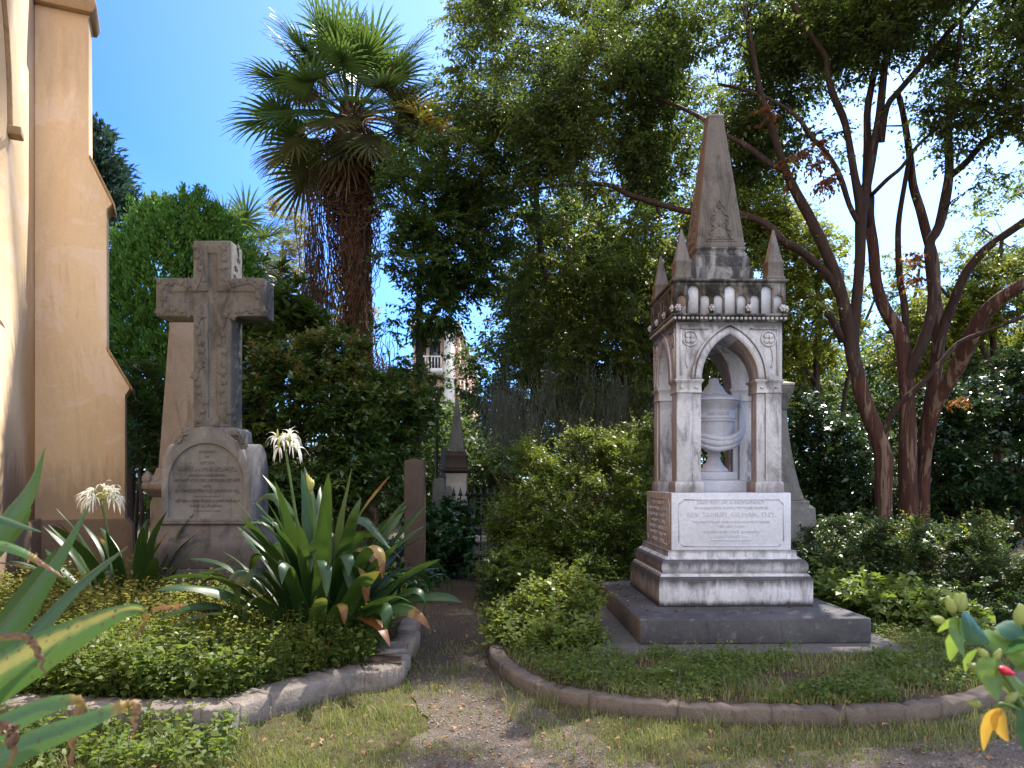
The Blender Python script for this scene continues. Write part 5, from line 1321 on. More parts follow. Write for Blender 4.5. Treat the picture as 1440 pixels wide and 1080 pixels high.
for i in range(240):
    a = rng.uniform(0, 2 * PI); R = 0.34 + 0.55 * rng.random() ** 2
    vine((PX - .1 + R * math.cos(a), PY_ + R * math.sin(a) * .8, rng.uniform(6.6, 8.5)), (rng.uniform(5.2, 7.0) if i % 4 else rng.uniform(2.5, 5.0)), 0.30, 0.09, rng.uniform(.006, .014))
for i in range(110):                          # the loose curtain on the left side
    vine((PX - .72 + rng.normal() * .15, PY_ - .1 + rng.normal() * .2, rng.uniform(5.2, 7.8)), rng.uniform(2.0, 4.4), 0.0, 0.045, rng.uniform(.005, .011))
for i in range(150):                          # coils round the trunk
    a = rng.uniform(0, 2 * PI); z = rng.uniform(2, 7.2); pts = []
    tw_ = rng.uniform(-1.8, 1.8)
    for q in range(14):
        z2 = z - q * .13; j = int(np.argmin(abs(tl[:, 2] - z2))); R = tl[j, 3] * 1.08 + .05 * rng.random()
        pts.append((tl[j, 0] + R * math.cos(a + tw_ * q / 10), tl[j, 1] + R * math.sin(a + tw_ * q / 10), z2))
    pts = smooth_path(np.array(pts), 26); vn.segs(pts[:-1], pts[1:], .013, .012, 4)
for i in range(130):                          # low tangle to the right
    vine((PX + .45 + rng.normal() * .22, PY_ - .2 + rng.normal() * .2, rng.uniform(2.8, 4.6)), rng.uniform(1.6, 2.8), 0.0, 0.06, rng.uniform(.005, .010))
vn.build('dead_vines', M['vine'], PM)
fr_ = MB()
for (sx, sy, sz) in ((1.25, -.5, .1), (.9, -.9, .3), (-.7, -.6, .25), (-1.2, -.3, .3)):
    for i in range(60):
        a = cen + np.array([0.3 * sx, 0.3 * sy, .2]); b = cen + np.array([sx, sy, sz]) + rng.normal(size=3) * .16
        fr_.segs([(a + b) / 2 + [0, 0, .12]], [b], .004, .002); c3 = b + rng.normal(size=(6, 3)) * .05
        fr_.segs(np.repeat([b], 6, 0), c3, .003, .004)
fr_.build('fruit_stalks', M['palm_dead'], PM)

P2 = thing('palmetto_palm', 'smaller palm half hidden behind the arborvitae and the cross arm', 'tree', (P(338, HZ, 19)[0], 19, 0), group='palms')
c2_ = np.array(P(335, 355, 19))
MB().tube([(c2_[0], 19, 0), (c2_[0] - .05, 19, 3), (c2_[0], 19, c2_[2])], [.28, .24, .26], 10).build('trunk', M['bark_palm'], P2, smooth=True)
for i in range(20):
    el = math.radians(-35 + 115 * ((i + .5) / 20)); az = i * 2.39996
    frond(c2_, (math.cos(az) * math.cos(el), math.sin(az) * math.cos(el), math.sin(el)), 0.7, 0.85, rng, 32, M['palm_green'] if el > 0 else M['palm_olive'], P2)

# ------------------------------------------------------------------ shrubs
rng = np.random.default_rng(8)
M['lf_shoot'] = leafm('lf_shoot', [(0.08, 0.13, 0.022), (0.12, 0.16, 0.03), (0.15, 0.15, 0.04)], 0.35, 0.4, 0.35, (0.5, 0.55, 0.08))
M['lf_bronze'] = leafm('lf_bronze', [(0.14, 0.10, 0.03), (0.17, 0.15, 0.04), (0.09, 0.13, 0.025)], 0.3, 0.3, 0.4, (0.4, 0.35, 0.06))
def shrub(name, label, px, Y, blobs, n, mat, tw, seed, stems=7, group=None, gap=-0.25, z0=0.05, cat='shrub', bark=None, shoots=None, shell=0.5, gscale=1.2):
    rg = np.random.default_rng(seed)
    bx_ = P(px, HZ, Y)[0]
    r = thing(name, label, cat, (bx_, Y, z0), group=group or {'azalea': 'azaleas around the graves', 'camellia': 'glossy camellias'}.get(name))
    tg = targets(blobs, n, rg, shell, gap, gscale, z0 + 0.05)
    limbs = []
    for i in range(stems):
        b = blobs[i % len(blobs)]; e = b[0] + b[1] * rg.uniform(-.4, .4, 3)
        a = np.array([bx_ + rg.normal() * .12, Y + rg.normal() * .12, z0])
        rad = min(0.035, 0.012 + 0.008 * np.linalg.norm(e - a))
        mid = (a + e) / 2 + rg.normal(size=3) * .08; mid[2] += .1
        limbs.append(smooth_path([tuple(a) + (rad,), tuple(mid) + (rad * .75,), tuple(e) + (rad * .35,)], 12))
    br = MB()
    for l in limbs: limb_tube(br, l, 7)
    grow(limbs, tg, rg, br, r_max=0.015, r_tip=0.003)
    lf = MB(); c = np.mean([b[0] for b in blobs], 0)
    sprays(lf, br, tg, rg, center=c, **tw); NLEAF[0] += lf.n // 4
    br.build('stems', bark or M['twig'], r); lf.build('foliage', mat, r)
    if shoots:
        hi = tg[np.argsort(-(tg[:, 2] + 0.35 * rg.normal(size=len(tg)) - 0.15 * (tg[:, 1] - Y)))[:max(6, len(tg) // 7)]]
        ng = MB(); t2 = dict(tw); t2.update(n_twig=4, up=1.1, outw=0.3, L=tw['L'] * 0.9, l_twig=tw['l_twig'] * 1.35)
        sprays(ng, ng, hi, rg, **t2); ng.build('new_shoots', shoots, r)
    return r

shrub('camellia', 'large glossy camellia bush behind the stone cross and the big lily clump', 460, 11, [blob(470, 580, 11, 110, 80, 1.0), blob(390, 590, 10.9, 70, 70, 0.8), blob(545, 590, 11.4, 62, 66, 0.8), blob(450, 520, 11.1, 90, 40, 0.8), blob(525, 660, 11, 50, 60, 0.8), blob(430, 670, 10.7, 120, 60, 0.8)],
      760, M['lf_camellia'], dict(n_twig=7, l_twig=0.22, n_leaf=9, L=0.085, W=0.045, up=0.35, droop=0.1, outw=0.7), 31, 11, shoots=M['lf_bronze'], gap=-0.12)
shrub('loquat', 'big-leaved evergreen shrub below the right arm of the cross', 375, 12.3, [blob(375, 455, 12.3, 38, 40, 0.6), blob(405, 440, 12.4, 30, 60, 0.6), blob(350, 490, 12.2, 30, 30, 0.5), blob(440, 470, 12.6, 40, 30, .5)],
      120, M['lf_camellia'], dict(n_twig=3, l_twig=0.14, n_leaf=9, L=0.20, W=0.065, up=0.6, droop=-0.1, outw=0.5, spread=1.2), 32, 5)
shrub('understory_shrub', 'sparse shrub in the gap between the church buttress and the tan shaft', 205, 12, [blob(205, 550, 12, 28, 40, 0.5), blob(200, 620, 12, 25, 50, 0.5), blob(215, 580, 12.3, 25, 40, .5)],
      90, M['lf_azdark'], dict(n_twig=6, l_twig=0.22, n_leaf=8, L=0.08, W=0.045, droop=0.2), 33, 4)
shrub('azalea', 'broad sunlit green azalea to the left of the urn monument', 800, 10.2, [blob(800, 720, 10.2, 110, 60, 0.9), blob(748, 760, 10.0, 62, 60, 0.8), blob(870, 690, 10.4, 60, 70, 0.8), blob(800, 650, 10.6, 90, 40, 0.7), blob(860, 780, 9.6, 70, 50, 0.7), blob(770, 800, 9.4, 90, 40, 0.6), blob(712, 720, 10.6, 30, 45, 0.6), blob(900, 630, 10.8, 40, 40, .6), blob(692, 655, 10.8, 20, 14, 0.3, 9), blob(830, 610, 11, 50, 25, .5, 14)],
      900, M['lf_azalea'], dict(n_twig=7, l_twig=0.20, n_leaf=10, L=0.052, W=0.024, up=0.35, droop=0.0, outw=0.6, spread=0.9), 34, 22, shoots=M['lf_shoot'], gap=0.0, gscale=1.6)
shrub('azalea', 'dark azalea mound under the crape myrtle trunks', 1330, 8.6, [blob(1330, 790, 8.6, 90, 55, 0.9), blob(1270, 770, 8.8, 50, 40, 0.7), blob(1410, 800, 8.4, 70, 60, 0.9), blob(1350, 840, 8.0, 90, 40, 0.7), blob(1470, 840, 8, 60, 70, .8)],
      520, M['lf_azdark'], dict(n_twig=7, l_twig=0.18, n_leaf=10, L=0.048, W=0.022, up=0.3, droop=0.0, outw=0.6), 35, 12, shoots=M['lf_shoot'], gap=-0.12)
shrub('azalea', 'small loose azalea against the grey pillar monument', 1175, 9.2, [blob(1170, 770, 9.2, 45, 40, 0.6), blob(1140, 800, 9.0, 30, 40, 0.5), blob(1220, 760, 9.6, 40, 35, 0.6), blob(1200, 810, 8.8, 50, 30, .6)],
      240, M['lf_azdark'], dict(n_twig=6, l_twig=0.18, n_leaf=9, L=0.055, W=0.026, up=0.3), 36, 6)
shrub('wild_hydrangea', 'low broad-leaved weedy bush at the right edge of the monument slab', 1210, 7.9, [blob(1200, 840, 7.9, 50, 30, 0.5), blob(1260, 860, 7.7, 60, 35, 0.5), blob(1310, 880, 7.4, 60, 35, 0.5)],
      190, M['lf_weed'], dict(n_twig=5, l_twig=0.18, n_leaf=7, L=0.085, W=0.06, up=0.4, droop=0.15), 37, 8)
shrub('camellia', 'tall dark glossy camellia hedge at the far right behind the crape myrtle', 1400, 12, [blob(1400, 640, 12, 90, 90, 1.0), blob(1350, 700, 11.8, 60, 70, 0.8), blob(1450, 560, 12.2, 80, 70, 1.0), blob(1330, 610, 12.4, 40, 70, 0.7), blob(1480, 700, 12, 90, 90, 1.0)],
      620, M['lf_camdark'], dict(n_twig=7, l_twig=0.24, n_leaf=9, L=0.09, W=0.046, up=0.2, droop=0.25, outw=0.7), 38, 9)
shrub('camellia', 'dark leafy bush in the shade behind the grey pillar monument', 1190, 12.5, [blob(1190, 660, 12.5, 60, 70, 0.9), blob(1140, 690, 12.8, 40, 60, 0.8), blob(1240, 690, 12.6, 50, 60, 0.8), blob(1130, 600, 13, 30, 50, .6), blob(1200, 720, 12.2, 80, 40, .7)],
      380, M['lf_camdark'], dict(n_twig=7, l_twig=0.24, n_leaf=9, L=0.085, W=0.044, up=0.2, droop=0.2, outw=0.6), 39, 7)
shrub('weedy_bush', 'bright sunlit weedy bush spilling beside the ring kerb and monument slab', 765, 7.0, [blob(765, 870, 7.0, 60, 35, 0.4), blob(800, 850, 7.1, 40, 30, 0.35), blob(730, 900, 6.8, 40, 25, 0.3), blob(780, 910, 6.5, 60, 25, 0.3)],
      230, M['lf_weedlit'], dict(n_twig=5, l_twig=0.19, n_leaf=8, L=0.06, W=0.036, up=0.65, droop=0.05), 40, 16, shoots=M['lf_shoot'], gap=-0.1)
shrub('ivy_mound', 'dark trailing ivy mound along the left side of the path', 625, 12.2, [blob(620, 770, 11.6, 40, 40, 0.7), blob(640, 740, 12.4, 35, 35, 0.7), blob(612, 750, 12.0, 30, 36, 0.6), blob(650, 790, 11.2, 16, 25, .4, 8)],
      260, M['lf_ivy'], dict(n_twig=5, l_twig=0.16, n_leaf=8, L=0.085, W=0.06, up=0.3, droop=0.2), 41, 6)

# dark wood behind everything
rg = np.random.default_rng(77)
wd = MB()
kk = 7000
X_ = rg.uniform(-16, 34, kk); Y_ = rg.uniform(24, 34, kk) + np.abs(X_) * .1
top = np.array([3.2 + 3.2 * mnoise.noise((x * .16, 0.3, 1.0)) + 1.2 * mnoise.noise((x * .6, 2.3, 1.0)) + (3.4 if x > .5 else 0) for x in X_])
gapx = (X_ > -6.5) & (X_ < -1.3)
top[gapx] = np.clip(top[gapx], 3.6, 4.3)
Z_ = rg.random(kk) ** .8 * top
ct = np.stack([X_, Y_, Z_], -1)
sprays(wd, None, ct, rg, n_twig=5, l_twig=0.6, n_leaf=6, L=0.24, W=0.12, up=0.1, droop=0.3)
o = wd.build('far_woodland', M['lf_far'], None, kind='stuff'); tag(o, 'dark mass of shrubs and trees closing off the churchyard', 'woodland'); NLEAF[0] += wd.n // 4
for i, (px, Y, h, lab) in enumerate(((835, 21, 235, 'dark spreading tree behind the moss-hung oak'), (800, 19, 190, 'dark tree between the holly and the moss-hung oak'), (915, 18.5, 215, 'dark tree just left of the spire, behind the hanging moss'), (748, 20, 300, 'slim dark tree trunk behind the iron grave fence'), (1060, 21, 260, 'dark tree behind the right side of the white canopy'), (960, 20, 300, 'dark tree behind the spire of the white canopy'), (1290, 22, 330, 'dark tree far behind the crape myrtle'), (1440, 21, 300, 'dark tree at the far right edge of the churchyard'))):
    rg = np.random.default_rng(90 + i)
    tree('shade_tree', lab, 'tree', (P(px, HZ, Y)[0], Y, 0), [limb([(px, 760, Y, 8), (px + 6, 600, Y, 6), (px - 8, h + 140, Y, 4), (px + 4, h + 40, Y, 2)], 16)],
         [blob(px, h + 150, Y, 75, 80, 1.6), blob(px - 50, h + 230, Y, 60, 60, 1.4), blob(px + 50, h + 210, Y, 60, 70, 1.4), blob(px, h + 290, Y, 80, 50, 1.4)],
         215, M['lf_far'], M['bark_dark'], rg, dict(n_twig=7, l_twig=0.55, n_leaf=9, L=0.15, W=0.075))

# ------------------------------------------------------------------ lilies
M['strap'] = strapm('strap', 1.3, greens=((0.012, 0.042, 0.012), (0.026, 0.072, 0.018)), trans=0.16)
M['strap_tip'] = strapm('strap_tip', 0.86, spots=0.5)
M['strap_brown'] = strapm('strap_brown', 0.52, spots=0.8)
M['strap_yellow'] = strapm('strap_yellow', 0.9, spots=1.0, yellow=1.0, greens=((0.05, 0.13, 0.025), (0.06, 0.14, 0.03)))
M['strap_fg'] = strapm('strap_fg', 1.3, greens=((0.018, 0.055, 0.018), (0.032, 0.085, 0.024)), trans=0.12)
M['strap_fgtip'] = strapm('strap_fgtip', 0.66, spots=0.7, greens=((0.07, 0.15, 0.04), (0.08, 0.17, 0.045)), brown=(0.22, 0.10, 0.06))
M['strap_dead'] = strapm('strap_dead', 0.1, brown=(0.12, 0.05, 0.03))
M['petal'] = leafm('petal', [(0.75, 0.75, 0.68), (0.8, 0.8, 0.75)], 0.35, 0.5, 0.2, (0.8, 0.8, 0.65))
M['bud'] = leafm('bud', [(0.35, 0.40, 0.10), (0.45, 0.42, 0.15)], 0.3, 0.5, 0.2)
M['stalk'] = plain('stalk', (0.10, 0.17, 0.04), 0.5, 0.3)

def strap_mesh(pts, wid, side, fold=0.22, wave=0.0, crumple=0.0):
    """ribbon blade with a folded keel; UV.y runs from base to tip"""
    mb = MB(); n = len(pts); cols = 7
    pts = np.array(pts); side = unit(np.array(side)); wid = np.array(wid)
    if crumple:
        v = np.clip((np.linspace(0, 1, n) - crumple) / (1 - crumple), 0, 1) ** 0.7
        jit = np.array([[mnoise.noise((i * .55, q * 7.1, pts[0, 0] * 9)) for q in range(4)] for i in range(n)])
        pts = pts + jit[:, :3] * (v * wid.max() * 0.22)[:, None]
        wid = wid * (1 - v * 0.35 + v * 0.6 * jit[:, 3]); fold = fold + 0.0
        side = unit(side + jit[:, [1, 3, 0]] * (v * 1.3)[:, None])
    tan = unit(np.gradient(pts, axis=0)); side = unit(side - tan * np.sum(side * tan, 1)[:, None]); up = np.cross(side, tan)
    V = np.zeros((n, cols, 3)); UV = np.zeros((n, cols, 2))
    ph = RNG.uniform(0, 6)
    for k in range(cols):
        s = k / (cols - 1) * 2 - 1
        lift = fold * (abs(s) ** 1.4) * wid[:, None] + wave * np.sin(np.linspace(0, 14, n) + ph + 2 * (s > 0))[:, None] * wid[:, None] * abs(s)
        V[:, k] = pts + side * (s * wid)[:, None] * 0.5 * (1 - 0.12 * abs(s)) + up * lift
        UV[:, k, 0] = k / (cols - 1); UV[:, k, 1] = np.linspace(0, 1, n)
    i = np.arange(n - 1)[:, None]; k = np.arange(cols - 1)[None]
    f = np.stack([i * cols + k, i * cols + k + 1, (i + 1) * cols + k + 1, (i + 1) * cols + k], -1).reshape(-1, 4)
    mb.add(V.reshape(-1, 3), f, UV.reshape(-1, 2)); return mb

def lily_leaf(parent, base, az, el0, L_, W_, bend, mat, kink=None, rng=RNG, label=None):
    n = 22; pts = [np.array(base, float)]; el = el0
    a = az
    for q in range(n):
        t = q / n
        el_t = el0 - bend * t ** 1.6
        if kink and t > kink: el_t -= min(1.9, (t - kink) * 9)
        a = az + 0.12 * math.sin(3 * t + az * 5)
        pts.append(pts[-1] + np.array([math.cos(a) * math.cos(el_t), math.sin(a) * math.cos(el_t), math.sin(el_t)]) * L_ / n)
    pts = np.array(pts); t = np.linspace(0, 1, n + 1)
    w_ = W_ * np.interp(t, [0, .12, .4, .7, .88, .97, 1], [.7, .9, 1, .88, .55, .22, .02])
    tw = rng.uniform(-.9, .9)
    sd = np.array([[-math.sin(az), math.cos(az), 0]]) * np.cos(tw * t)[:, None] + np.array([[0, 0, 1.0]]) * np.sin(tw * t)[:, None]
    o = strap_mesh(pts, w_, sd, 0.11, 0.07).build('leaf', mat, parent, smooth=True)
    if label: o['label'] = label
    return o

def flower(parent, top, base, rng, n=13, R=0.16):
    st = smooth_path([base, tuple((np.array(base) * .5 + np.array(top) * .5) + [0.015, 0, .02]), top], 14)
    MB().tube(st, np.linspace(.014, .010, 14), 7).build('flower_stalk', M['stalk'], parent, smooth=True)
    pb = MB(); bb = MB(); c = np.array(top)
    for i in range(n):
        a = rng.uniform(0, 2 * PI); e = rng.uniform(-0.25, 1.3); d = np.array([math.cos(a) * math.cos(e), math.sin(a) * math.cos(e), math.sin(e)])
        tipp = c + d * R * 0.62
        bb.tube([c, (c + tipp) / 2 + [0, 0, .015], tipp], [.004, .004, .006], 5)
        if i % 4 == 0: bb.lathe([(.004, 0), (.011, .03), (.003, .075)], 0, 0, 6); bb.v[-1][:] = bb.v[-1] + tipp
        for q in range(6):
            e1 = unit(d + rnd_unit(1, rng)[0] * .95)
            P0 = tipp; pts = [P0]
            cur = e1.copy()
            for s in range(7):
                pts.append(pts[-1] + cur * R * 0.125); cur = unit(cur + np.array([0, 0, -0.42]))
            pts = np.array(pts); w_ = 0.0085 * np.array([.5, .9, 1, 1, .9, .7, .4, .05])
            sv = unit(np.cross(e1, rnd_unit(1, rng)[0]))
            V = np.concatenate([pts - sv * w_[:, None], pts + sv * w_[:, None]]); m = len(pts)
            pb.add(V, [(k, k + 1, m + k + 1, m + k) for k in range(m - 1)])
    bb.build('buds', M['bud'], parent); pb.build('flower_head', M['petal'], parent)

rng = np.random.default_rng(14)
bc = np.array([P(452, HZ, 6.3)[0], 6.3, 0.13])
LC = thing('lily_clump', 'big dark green lily clump with browned lower leaves in front of the cross', 'lily', tuple(bc), group='lily clumps')
for i in range(92):
    az = i * 2.39996 + rng.uniform(-.2, .2); ring = (i + .5) / 92
    el0 = math.radians(88 - 46 * ring ** 1.1 + rng.uniform(-6, 6)); Ln = rng.uniform(1.2, 1.62) * (1 - .24 * ring)
    b = bc + np.array([math.cos(az), math.sin(az), 0]) * (0.05 + .22 * ring) + [0, 0, 0.04]
    mat = M['strap'] if i % 13 else M['strap_tip']
    lily_leaf(LC, b, az, el0, Ln, rng.uniform(.12, .175), rng.uniform(.15, 1.15) + .45 * ring, mat, kink=(rng.uniform(.55, .75) if rng.random() < .34 else None), rng=rng)
for az, Ln, el, be, m_ in ((3.5, 1.15, .55, .7, 'strap_brown'), (3.9, .9, .5, 1.6, 'strap_brown'), (4.4, .75, .6, 2.2, 'strap_brown'), (4.9, .7, .7, 2.4, 'strap_brown'), (5.5, .95, .8, 1.9, 'strap_brown'), (3.2, 1.1, .35, .4, 'strap_tip'), (4.1, .95, .3, 1.2, 'strap_tip'), (5.9, 1.0, .9, 2.0, 'strap_tip')):
    lily_leaf(LC, bc + [0.2 * math.cos(az), .2 * math.sin(az), .06], az, el, Ln, .16, be, M[m_], rng=rng, label='withered brown-tipped leaf')
flower(LC, P(401, 628, 6.2), tuple(bc + [-.1, 0, .1]), rng, 12, 0.15)
MB().tube(smooth_path([tuple(bc + [0, -.1, .1]), P(442, 740, 6.0), P(437, 690, 5.95)], 12), np.linspace(.013, .009, 12), 6).build('flower_stalk', M['stalk'], LC, smooth=True)
bd = MB()
for q in range(4): bd.tube(smooth_path([P(437, 692, 5.95), P(434 + q * 2, 680, 5.95), P(431 + q * 3, 665 + q * 3, 5.95 + .02 * q)], 8), [.006, .010, .013, .014, .013, .010, .006, .002], 6)
bd.build('buds', M['bud'], LC, smooth=True)

bc = np.array([P(185, HZ, 7.7)[0], 7.7, 0.13])
L2_ = thing('lily_clump', 'lily clump with a spidery white flower at the foot of the church buttress', 'lily', tuple(bc), group='lily clumps')
for i in range(34):
    az = i * 2.39996 + rng.uniform(-.2, .2); ring = (i + .5) / 34
    b = bc + np.array([math.cos(az), math.sin(az) * .7, 0]) * (0.08 + .3 * ring)
    lily_leaf(L2_, b, az, math.radians(86 - 52 * ring + rng.uniform(-8, 8)), rng.uniform(.95, 1.3), rng.uniform(.12, .16), rng.uniform(.3, 1.1), M['strap'] if i % 7 else M['strap_tip'], rng=rng)
flower(L2_, P(142, 703, 7.5), tuple(bc + [-.12, 0, .05]), rng, 16, 0.20)

# near lily at the left edge: every blade laid out on its own
NL = thing('lily_plant', 'near lily plant at the left edge with long leaves, some spotted yellow and brown-tipped', 'lily', (-1.65, 1.9, 0.0))
def near_leaf(rows, mat, tilt, label=None, fold=.14):
    q = smooth_path([P(a, b, y) + (w_ * y / F,) for a, b, y, w_ in rows], 48)
    p = q[:, :3]; t = unit(np.gradient(p, axis=0))
    sd = np.stack([-t[:, 2], np.full(len(p), tilt), t[:, 0]], -1)
    o = strap_mesh(p, np.maximum(q[:, 3], 0.001), sd, fold, 0.01, {'strap_fg': 0, 'strap_yellow': .72, 'strap_fgtip': .45, 'strap_dead': .05}[mat]).build('leaf', M[mat], NL, smooth=True)
    if label: o['label'] = label
near_leaf([(-150, 1060, 2.0, 60), (-60, 840, 1.95, 62), (0, 742, 1.9, 50), (38, 692, 1.88, 34), (63, 630, 1.85, 2)], 'strap_fg', 0.5)
near_leaf([(-170, 1080, 1.9, 60), (-50, 950, 1.8, 66), (20, 868, 1.75, 56), (72, 798, 1.7, 36), (127, 708, 1.66, 2)], 'strap_fg', 0.6)
near_leaf([(-170, 1090, 2.0, 50), (-60, 990, 2.0, 52), (20, 872, 2.0, 44), (50, 820, 2.0, 30), (80, 772, 2.0, 2)], 'strap_fg', -0.5)
near_leaf([(-160, 1080, 1.7, 60), (-60, 985, 1.65, 62), (40, 892, 1.6, 46), (110, 822, 1.56, 28), (180, 768, 1.52, 2)], 'strap_fg', 0.9)
near_leaf([(-190, 1090, 1.6, 90), (-60, 985, 1.5, 92), (30, 928, 1.45, 78), (110, 886, 1.42, 52), (168, 861, 1.4, 26), (196, 858, 1.4, 16), (201, 872, 1.4, 12), (194, 894, 1.4, 2)], 'strap_yellow', 0.5, 'yellow-streaked leaf spotted with rust, its tip withered')
near_leaf([(-150, 1120, 1.35, 60), (-30, 1078, 1.3, 56), (50, 1040, 1.27, 46), (110, 1018, 1.25, 34), (160, 996, 1.24, 26), (188, 990, 1.24, 20), (191, 1004, 1.24, 17), (184, 1036, 1.24, 4)], 'strap_fgtip', 0.7, 'lower leaf with a brown hooked tip')
near_leaf([(-150, 1090, 1.5, 50), (-30, 1034, 1.45, 48), (30, 1006, 1.42, 40), (70, 990, 1.4, 30), (104, 984, 1.4, 20), (112, 1000, 1.4, 17), (104, 1040, 1.4, 15), (101, 1088, 1.4, 6)], 'strap_fgtip', 0.7, 'lower leaf with a long dead brown tip hanging down')
near_leaf([(-80, 930, 1.3, 16), (-20, 902, 1.3, 15), (30, 894, 1.3, 14), (50, 912, 1.3, 15), (66, 952, 1.3, 2)], 'strap_dead', 0.4, 'shrivelled brown leaf')
near_leaf([(-90, 700, 1.6, 14), (-20, 722, 1.6, 15), (20, 736, 1.6, 13), (58, 748, 1.6, 2)], 'strap_fg', 1.2)
near_leaf([(-90, 1060, 1.2, 40), (-20, 1030, 1.2, 34), (8, 1022, 1.2, 26), (18, 1040, 1.2, 22), (12, 1090, 1.2, 10)], 'strap_dead', 0.5, 'shrivelled brown leaf')
near_leaf([(-120, 860, 2.2, 30), (-40, 800, 2.2, 34), (20, 742, 2.2, 26), (44, 716, 2.2, 2)], 'strap_fg', -0.4)
near_leaf([(-90, 765, 1.5, 18), (-10, 765, 1.5, 18), (35, 778, 1.5, 14), (55, 790, 1.5, 12), (90, 812, 1.5, 4)], 'strap_fgtip', 0.8, 'half-dead leaf with an orange end')

# ------------------------------------------------------------------ near plant at the right edge
M['lf_near'] = leafm('lf_near', [(0.09, 0.17, 0.03), (0.12, 0.20, 0.035)], 0.4, 0.45, 0.3, (0.4, 0.55, 0.08), patch_scale=12, hue=(0.05, 0.13, 0.04), patch=0.9)
M['lf_neardark'] = leafm('lf_neardark', [(0.025, 0.075, 0.03), (0.035, 0.095, 0.035)], 0.3, 0.4, 0.35, (0.12, 0.3, 0.08))
M['lf_nearyellow'] = leafm('lf_nearyellow', [(0.62, 0.36, 0.05), (0.66, 0.40, 0.07)], 0.35, 0.5, 0.2, (0.8, 0.5, 0.08))
M['red_bud'] = plain('red_bud', (0.5, 0.01, 0.03), 0.45, 0.3)
M['lime_bud'] = leafm('lime_bud', [(0.26, 0.30, 0.10), (0.3, 0.33, 0.12)], 0.35, 0.5, 0.25)
NP = thing('flowering_shrub', 'near leafy shrub at the right edge with a red bud and one yellow leaf', 'shrub', (0.95, 1.3, 0.0))
def broad(a, b, w_, mat, tilt=0.4, Y=1.3, dY=0.0, cup=0.25, lobes=0.0):
    p0 = np.array(P(a[0], a[1], Y)); p1 = np.array(P(b[0], b[1], Y + dY)); ax = p1 - p0; L_ = np.linalg.norm(ax); ax = ax / L_
    sd = unit(np.array([-ax[2], tilt, ax[0]])); sd = unit(sd - ax * np.dot(sd, ax)); up = np.cross(sd, ax)
    W_ = w_ * Y / F; n, m = 12, 9; V = []
    for i in range(n + 1):
        t = i / n; hw = W_ / 2 * (math.sin(PI * min(1, t ** 0.72)) ** 0.8) * (1 + lobes * math.sin(t * 16)) + .0004
        for k in range(m):
            s = k / (m - 1) * 2 - 1
            V.append(p0 + ax * L_ * t + sd * hw * s + up * (cup * hw * s * s - 0.18 * L_ * t * t + 0.03 * hw * math.sin(t * 18 + s * 3)))
    f = [(i * m + k, i * m + k + 1, (i + 1) * m + k + 1, (i + 1) * m + k) for i in range(n) for k in range(m - 1)]
    return MB().add(V, np.array(f)).build('leaf', M[mat], NP, smooth=True)
st = MB()
for rows in ([(1480, 1120, 1.3), (1440, 1000, 1.3), (1405, 930, 1.3), (1375, 900, 1.3), (1345, 868, 1.3)], [(1440, 1000, 1.3), (1420, 960, 1.28), (1396, 935, 1.28), (1360, 935, 1.28)], [(1500, 1000, 1.3), (1460, 930, 1.3), (1440, 880, 1.3), (1432, 850, 1.3)], [(1440, 1000, 1.3), (1410, 990, 1.29), (1403, 994, 1.29)]):
    st.tube(smooth_path([P(*q) for q in rows], 16), np.linspace(.005, .0022, 16), 6)
st.build('stems', M['stalk'], NP, smooth=True)
for a, b, w_, mt, ti, Y, dY in (((1350, 868), (1345, 925), 40, 'lf_near', .5, 1.28, -.03), ((1352, 866), (1382, 905), 46, 'lf_neardark', .7, 1.27, .02), ((1360, 880), (1330, 922), 34, 'lf_near', .3, 1.3, .04), ((1385, 900), (1420, 902), 38, 'lf_near', .9, 1.3, .03), ((1400, 925), (1392, 985), 62, 'lf_near', .4, 1.26, -.02), ((1405, 890), (1448, 880), 30, 'lf_neardark', 1.0, 1.3, .05),
                                ((1450, 905), (1406, 912), 34, 'lf_neardark', .8, 1.32, 0), ((1410, 950), (1440, 975), 34, 'lf_near', .6, 1.29, .03), ((1432, 940), (1450, 900), 34, 'lf_near', .5, 1.33, .03), ((1455, 990), (1432, 1062), 46, 'lf_neardark', .5, 1.25, 0), ((1375, 912), (1352, 940), 26, 'lf_near', .7, 1.31, .03), ((1420, 985), (1446, 1000), 28, 'lf_neardark', .9, 1.3, 0), ((1470, 940), (1425, 935), 30, 'lf_near', .9, 1.29, .02), ((1390, 935), (1372, 958), 22, 'lf_near', .6, 1.27, 0), ((1352, 872), (1316, 884), 20, 'lf_near', .7, 1.3, .02)):
    broad(a, b, w_, mt, ti, Y, dY, lobes=.05)
for a, b, w_ in (((1403, 996), (1374, 1050), 26), ((1404, 996), (1410, 1040), 30)):
    o = broad(a, b, w_, 'lf_nearyellow', .35, 1.28, 0.01); o['label'] = 'yellowed leaf hanging down'
def bud(mb, px, py, Y, r, ang, lob=5):
    c = np.array(P(px, py, Y)); R = r * 0.8 * Y / F
    mb.lathe([(R * .2, -R * 1.3), (R * .7, -R * .7), (R * .9, 0), (R * .75, R * .8), (R * .45, R * 1.5), (R * .3, R * 1.9)], 0, 0, 10)
    v = mb.v[-1]; a = np.arctan2(v[:, 1], v[:, 0]); v[:, :2] *= (1 + .30 * np.sin(a * lob))[:, None]
    ca, sa = math.cos(ang), math.sin(ang); v[:] = np.stack([v[:, 0] * ca + v[:, 2] * sa, v[:, 1], -v[:, 0] * sa + v[:, 2] * ca], -1) + c
